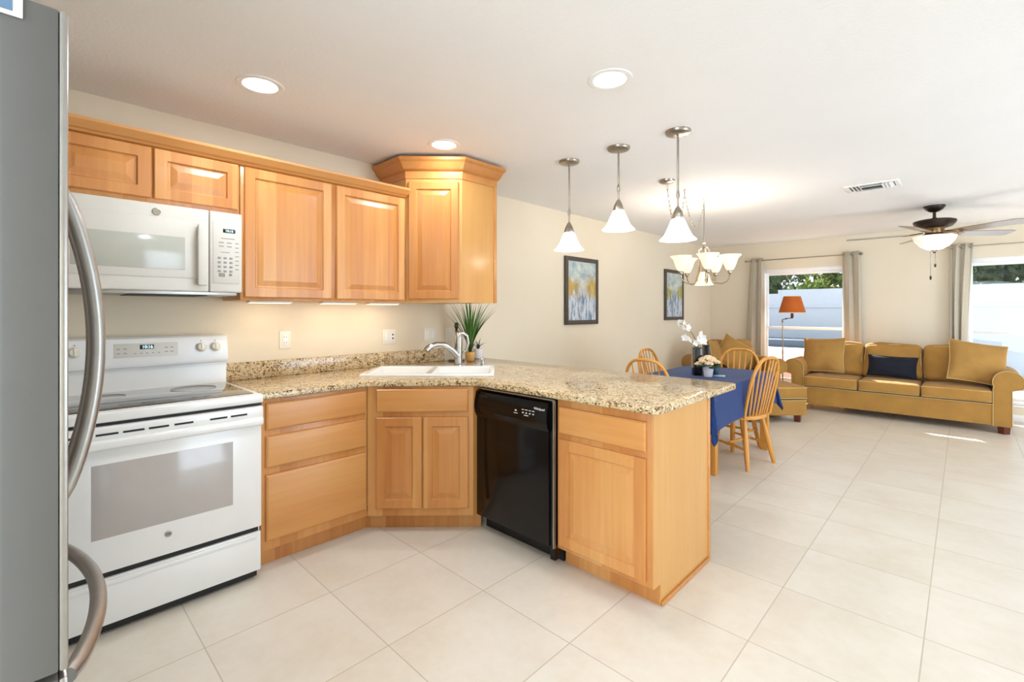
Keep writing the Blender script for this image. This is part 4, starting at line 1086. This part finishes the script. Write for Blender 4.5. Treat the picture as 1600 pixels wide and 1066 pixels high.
# ottoman, 45 degrees, in front of the armchair
ot = thing('ottoman', 'olive-gold chaise ottoman with pale piping in front of the corner armchair', 'ottoman', (1.60, 6.25, 0), 45)
part('base', lambda b: rbox(b, -.35, .35, 0, .70, .085, .275, .015, 8), M['sofa'], ot)
oc = part('seat_cushion', lambda b: rbox(b, -.355, .355, -.008, .705, .28, .43, .028, 12, top=.03, wob=.004), M['sofa'], ot)
part('piping', lambda b: [tube(b, [(-.348, -.002, z), (.348, -.002, z), (.35, .35, z), (.348, .698, z), (-.348, .698, z), (-.35, .35, z)], .0045, 6, True) for z in (.292, .418)] and None, M['piping'], oc, 'pale piping')
part('piping', lambda b: tube(b, [(-.346, .002, .268), (.346, .002, .268), (.348, .35, .268), (.346, .696, .268), (-.346, .696, .268), (-.348, .35, .268)], .004, 6, True), M['piping'], ot, 'pale piping')
for sx in (-1, 1):
    for y in (.07, .63): part('foot', lambda b: lathe(b, [(.042, 0), (.05, .085)], 4, (sx*.28, y, 0)), M['mahogany'], ot, 'dark wood foot')

def throw(name, label, loc, rz, tilt, roll, w, h, th, m, edge=True, seed=1):
    o = thing(name, label, 'cushion', loc, rz)
    Mp = Matrix.Rotation(R(-tilt), 4, 'X') @ Matrix.Rotation(R(roll), 4, 'Y')
    part('cover', lambda b: pillow(b, w, h, th, Mp, seed=seed), m, o)
    if edge: part('piping', lambda b: tube(b, [Mp @ Vector(p) for p in pillow_edge(w, h)], .004, 6, True), M['piping'], o, 'pale piping')
    return o
throw('throw_pillow', 'square olive-gold pillow leaning on the left end of the sofa', (1.80, SOY+.32, .735), -4, 24, -3, .50, .50, .17, M['sofa_pillow'], seed=3)
throw('throw_pillow', 'square olive-gold pillow tilted against the right arm of the sofa', (3.31, SOY+.27, .745), 20, 27, 11, .52, .52, .17, M['sofa_pillow'], seed=5)
throw('lumbar_pillow', 'dark navy rectangular lumbar pillow in the middle of the sofa', (2.54, SOY+.32, .632), 0, 17, 1.5, .51, .28, .12, M['navy'], False, seed=8)
throw('throw_pillow', 'olive-gold pillow leaning at the left side of the corner armchair', (.655, 6.80, .715), 98, 10, 4, .42, .42, .16, M['sofa_pillow'], seed=11)
throw('throw_pillow', 'olive-gold pillow resting against the back of the corner armchair', (.83, 7.03, .725), 42, 24, 36, .46, .46, .15, M['sofa_pillow'], seed=14)

# ------------------------------------------------------------------ floor lamp
fl = thing('floor_lamp', 'swing-arm floor lamp with an orange shade standing by the left window', 'lamp', (1.22, 7.98, 0), 0)
part('base', lambda b: lathe(b, [(.13, 0), (.13, .012), (.10, .02), (.02, .03), (.012, .05)], 32), M['nickel'], fl)
part('pole', lambda b: (tube(b, [(0, 0, .03), (0, 0, 1.20)], .009, 12), lathe(b, [(.009, 1.17), (.016, 1.18), (.016, 1.205), (.010, 1.22), (0, 1.222)], 16)), M['nickel'], fl)
part('swing_arm', lambda b: (tube(b, [(0, 0, 1.215), (.05, -.035, 1.225), (.06, -.03, 1.225)], .006, 8), ball(b, (.055, -.035, 1.225), .013), tube(b, [(.055, -.035, 1.228), (.125, 0, 1.238)], .006, 8), lathe(b, [(.012, 1.23), (.02, 1.25), (.02, 1.30), (.014, 1.31)], 16, (.125, 0, 0))), M['bronze'], fl)
sh = part('lamp_shade', lambda b: lathe(b, [(.178, 1.318), (.112, 1.560), (.110, 1.560), (.176, 1.318)], 48, (.125, 0, 0), cap=False), M['shade_orange'], fl, 'orange tapered fabric shade')
part('shade_lining', lambda b: lathe(b, [(.1755, 1.320), (.1095, 1.558)], 48, (.125, 0, 0), cap=False), M['shade_inner'], sh)
part('shade_trim', lambda b: (tube(b, [(.125+.178*math.cos(a), .178*math.sin(a), 1.319) for a in [2*math.pi*k/48 for k in range(48)]], .0035, 6, True), tube(b, [(.125+.111*math.cos(a), .111*math.sin(a), 1.560) for a in [2*math.pi*k/48 for k in range(48)]], .003, 6, True)), M['shade_inner'], sh)
part('bulb', lambda b: ball(b, (.125, 0, 1.36), .03, (1, 1, 1.3)), M['shade_warm'], fl)
point('floor_lamp_bulb', (.125, 0, 1.42), 3, (1.0, .75, .45), .03, fl)

# ------------------------------------------------------------------ curtains and rods
RY = 8.225; RZ = 2.155
def rod(x0, x1, label):
    o = thing('curtain_rod', label, 'curtain rod', (x0, RY, RZ), 0)
    L_ = x1-x0
    part('rod', lambda b: tube(b, [(0, 0, 0), (L_, 0, 0)], .008, 10), M['nickel'], o)
    for x, s in ((0, -1), (L_, 1)):
        part('finial', lambda b: (ball(b, (x+s*.02, 0, 0), .02), tube(b, [(x, 0, 0), (x+s*.01, 0, 0)], .012, 10)), M['nickel'], o)
    for x in (.09, L_-.09):
        part('bracket', lambda b: (tube(b, [(x, 0, 0), (x, YF-RY, 0)], .006, 8), lathe(b, [(.02, 0), (.02, .008)], 16, M=Matrix.Translation((x, YF-RY-.0, 0)) @ Matrix.Rotation(R(90), 4, 'X'))), M['nickel'], o)
rod(.64, 2.135, 'brushed nickel curtain rod above the left window')
rod(3.00, 4.60, 'brushed nickel curtain rod above the right window')
def curtain(x0, x1, label, flare=(0., 0.), seed=0, folds=2, z0=.02):
    o = thing('curtain', label, 'curtain', (0, 0, 0), 0, 'linen grommet curtains')
    def sheet(b):
        nx, nz = 70, 26; G = []
        for j in range(nz+1):
            t = j/nz; z = RZ+.04-(RZ+.04-z0)*t; row = []
            for i in range(nx+1):
                s = i/nx
                w = s+.025*math.sin(6*t+seed)*math.sin(math.pi*s)
                x = x0+flare[0]*math.sin(t*math.pi*.5)+(x1-x0+(flare[1]-flare[0])*math.sin(t*math.pi*.5))*w
                y = RY+.038*math.sin(2*math.pi*folds*s+.6*math.sin(2.5*t+seed))*(1-.15*t)
                x += .022*math.sin(4*math.pi*folds*s)*(1-.4*t)
                row.append(b.verts.new((x, y, z)))
            G.append(row)
        for j in range(nz):
            for i in range(nx): b.faces.new((G[j][i], G[j][i+1], G[j+1][i+1], G[j+1][i]))
    p = part('panel', sheet, M['curtain'], o, ang=80)
    m_ = p.modifiers.new('thickness', 'SOLIDIFY'); m_.thickness = .003
    for k in range(int(folds*2)):
        s = (k+.5)/(folds*2)*1.0; x = x0+(x1-x0)*s
        part('grommet', lambda b: tube(b, [(x+.004*(k % 2), RY+.022*math.cos(a), RZ+.022*math.sin(a)) for a in [2*math.pi*q/20 for q in range(20)]], .0035, 6, True), M['nickel'], o, 'metal grommet ring')
    return o
curtain(.685, .875, 'linen curtain at the left side of the left window, behind the corner armchair', (-.09, .02), 1)
curtain(1.925, 2.14, 'linen curtain at the right side of the left window, behind the sofa', (.03, .03), 2)
curtain(3.075, 3.285, 'linen curtain at the left side of the right window, under the fan', (.0, -.07), 3, 2.5)
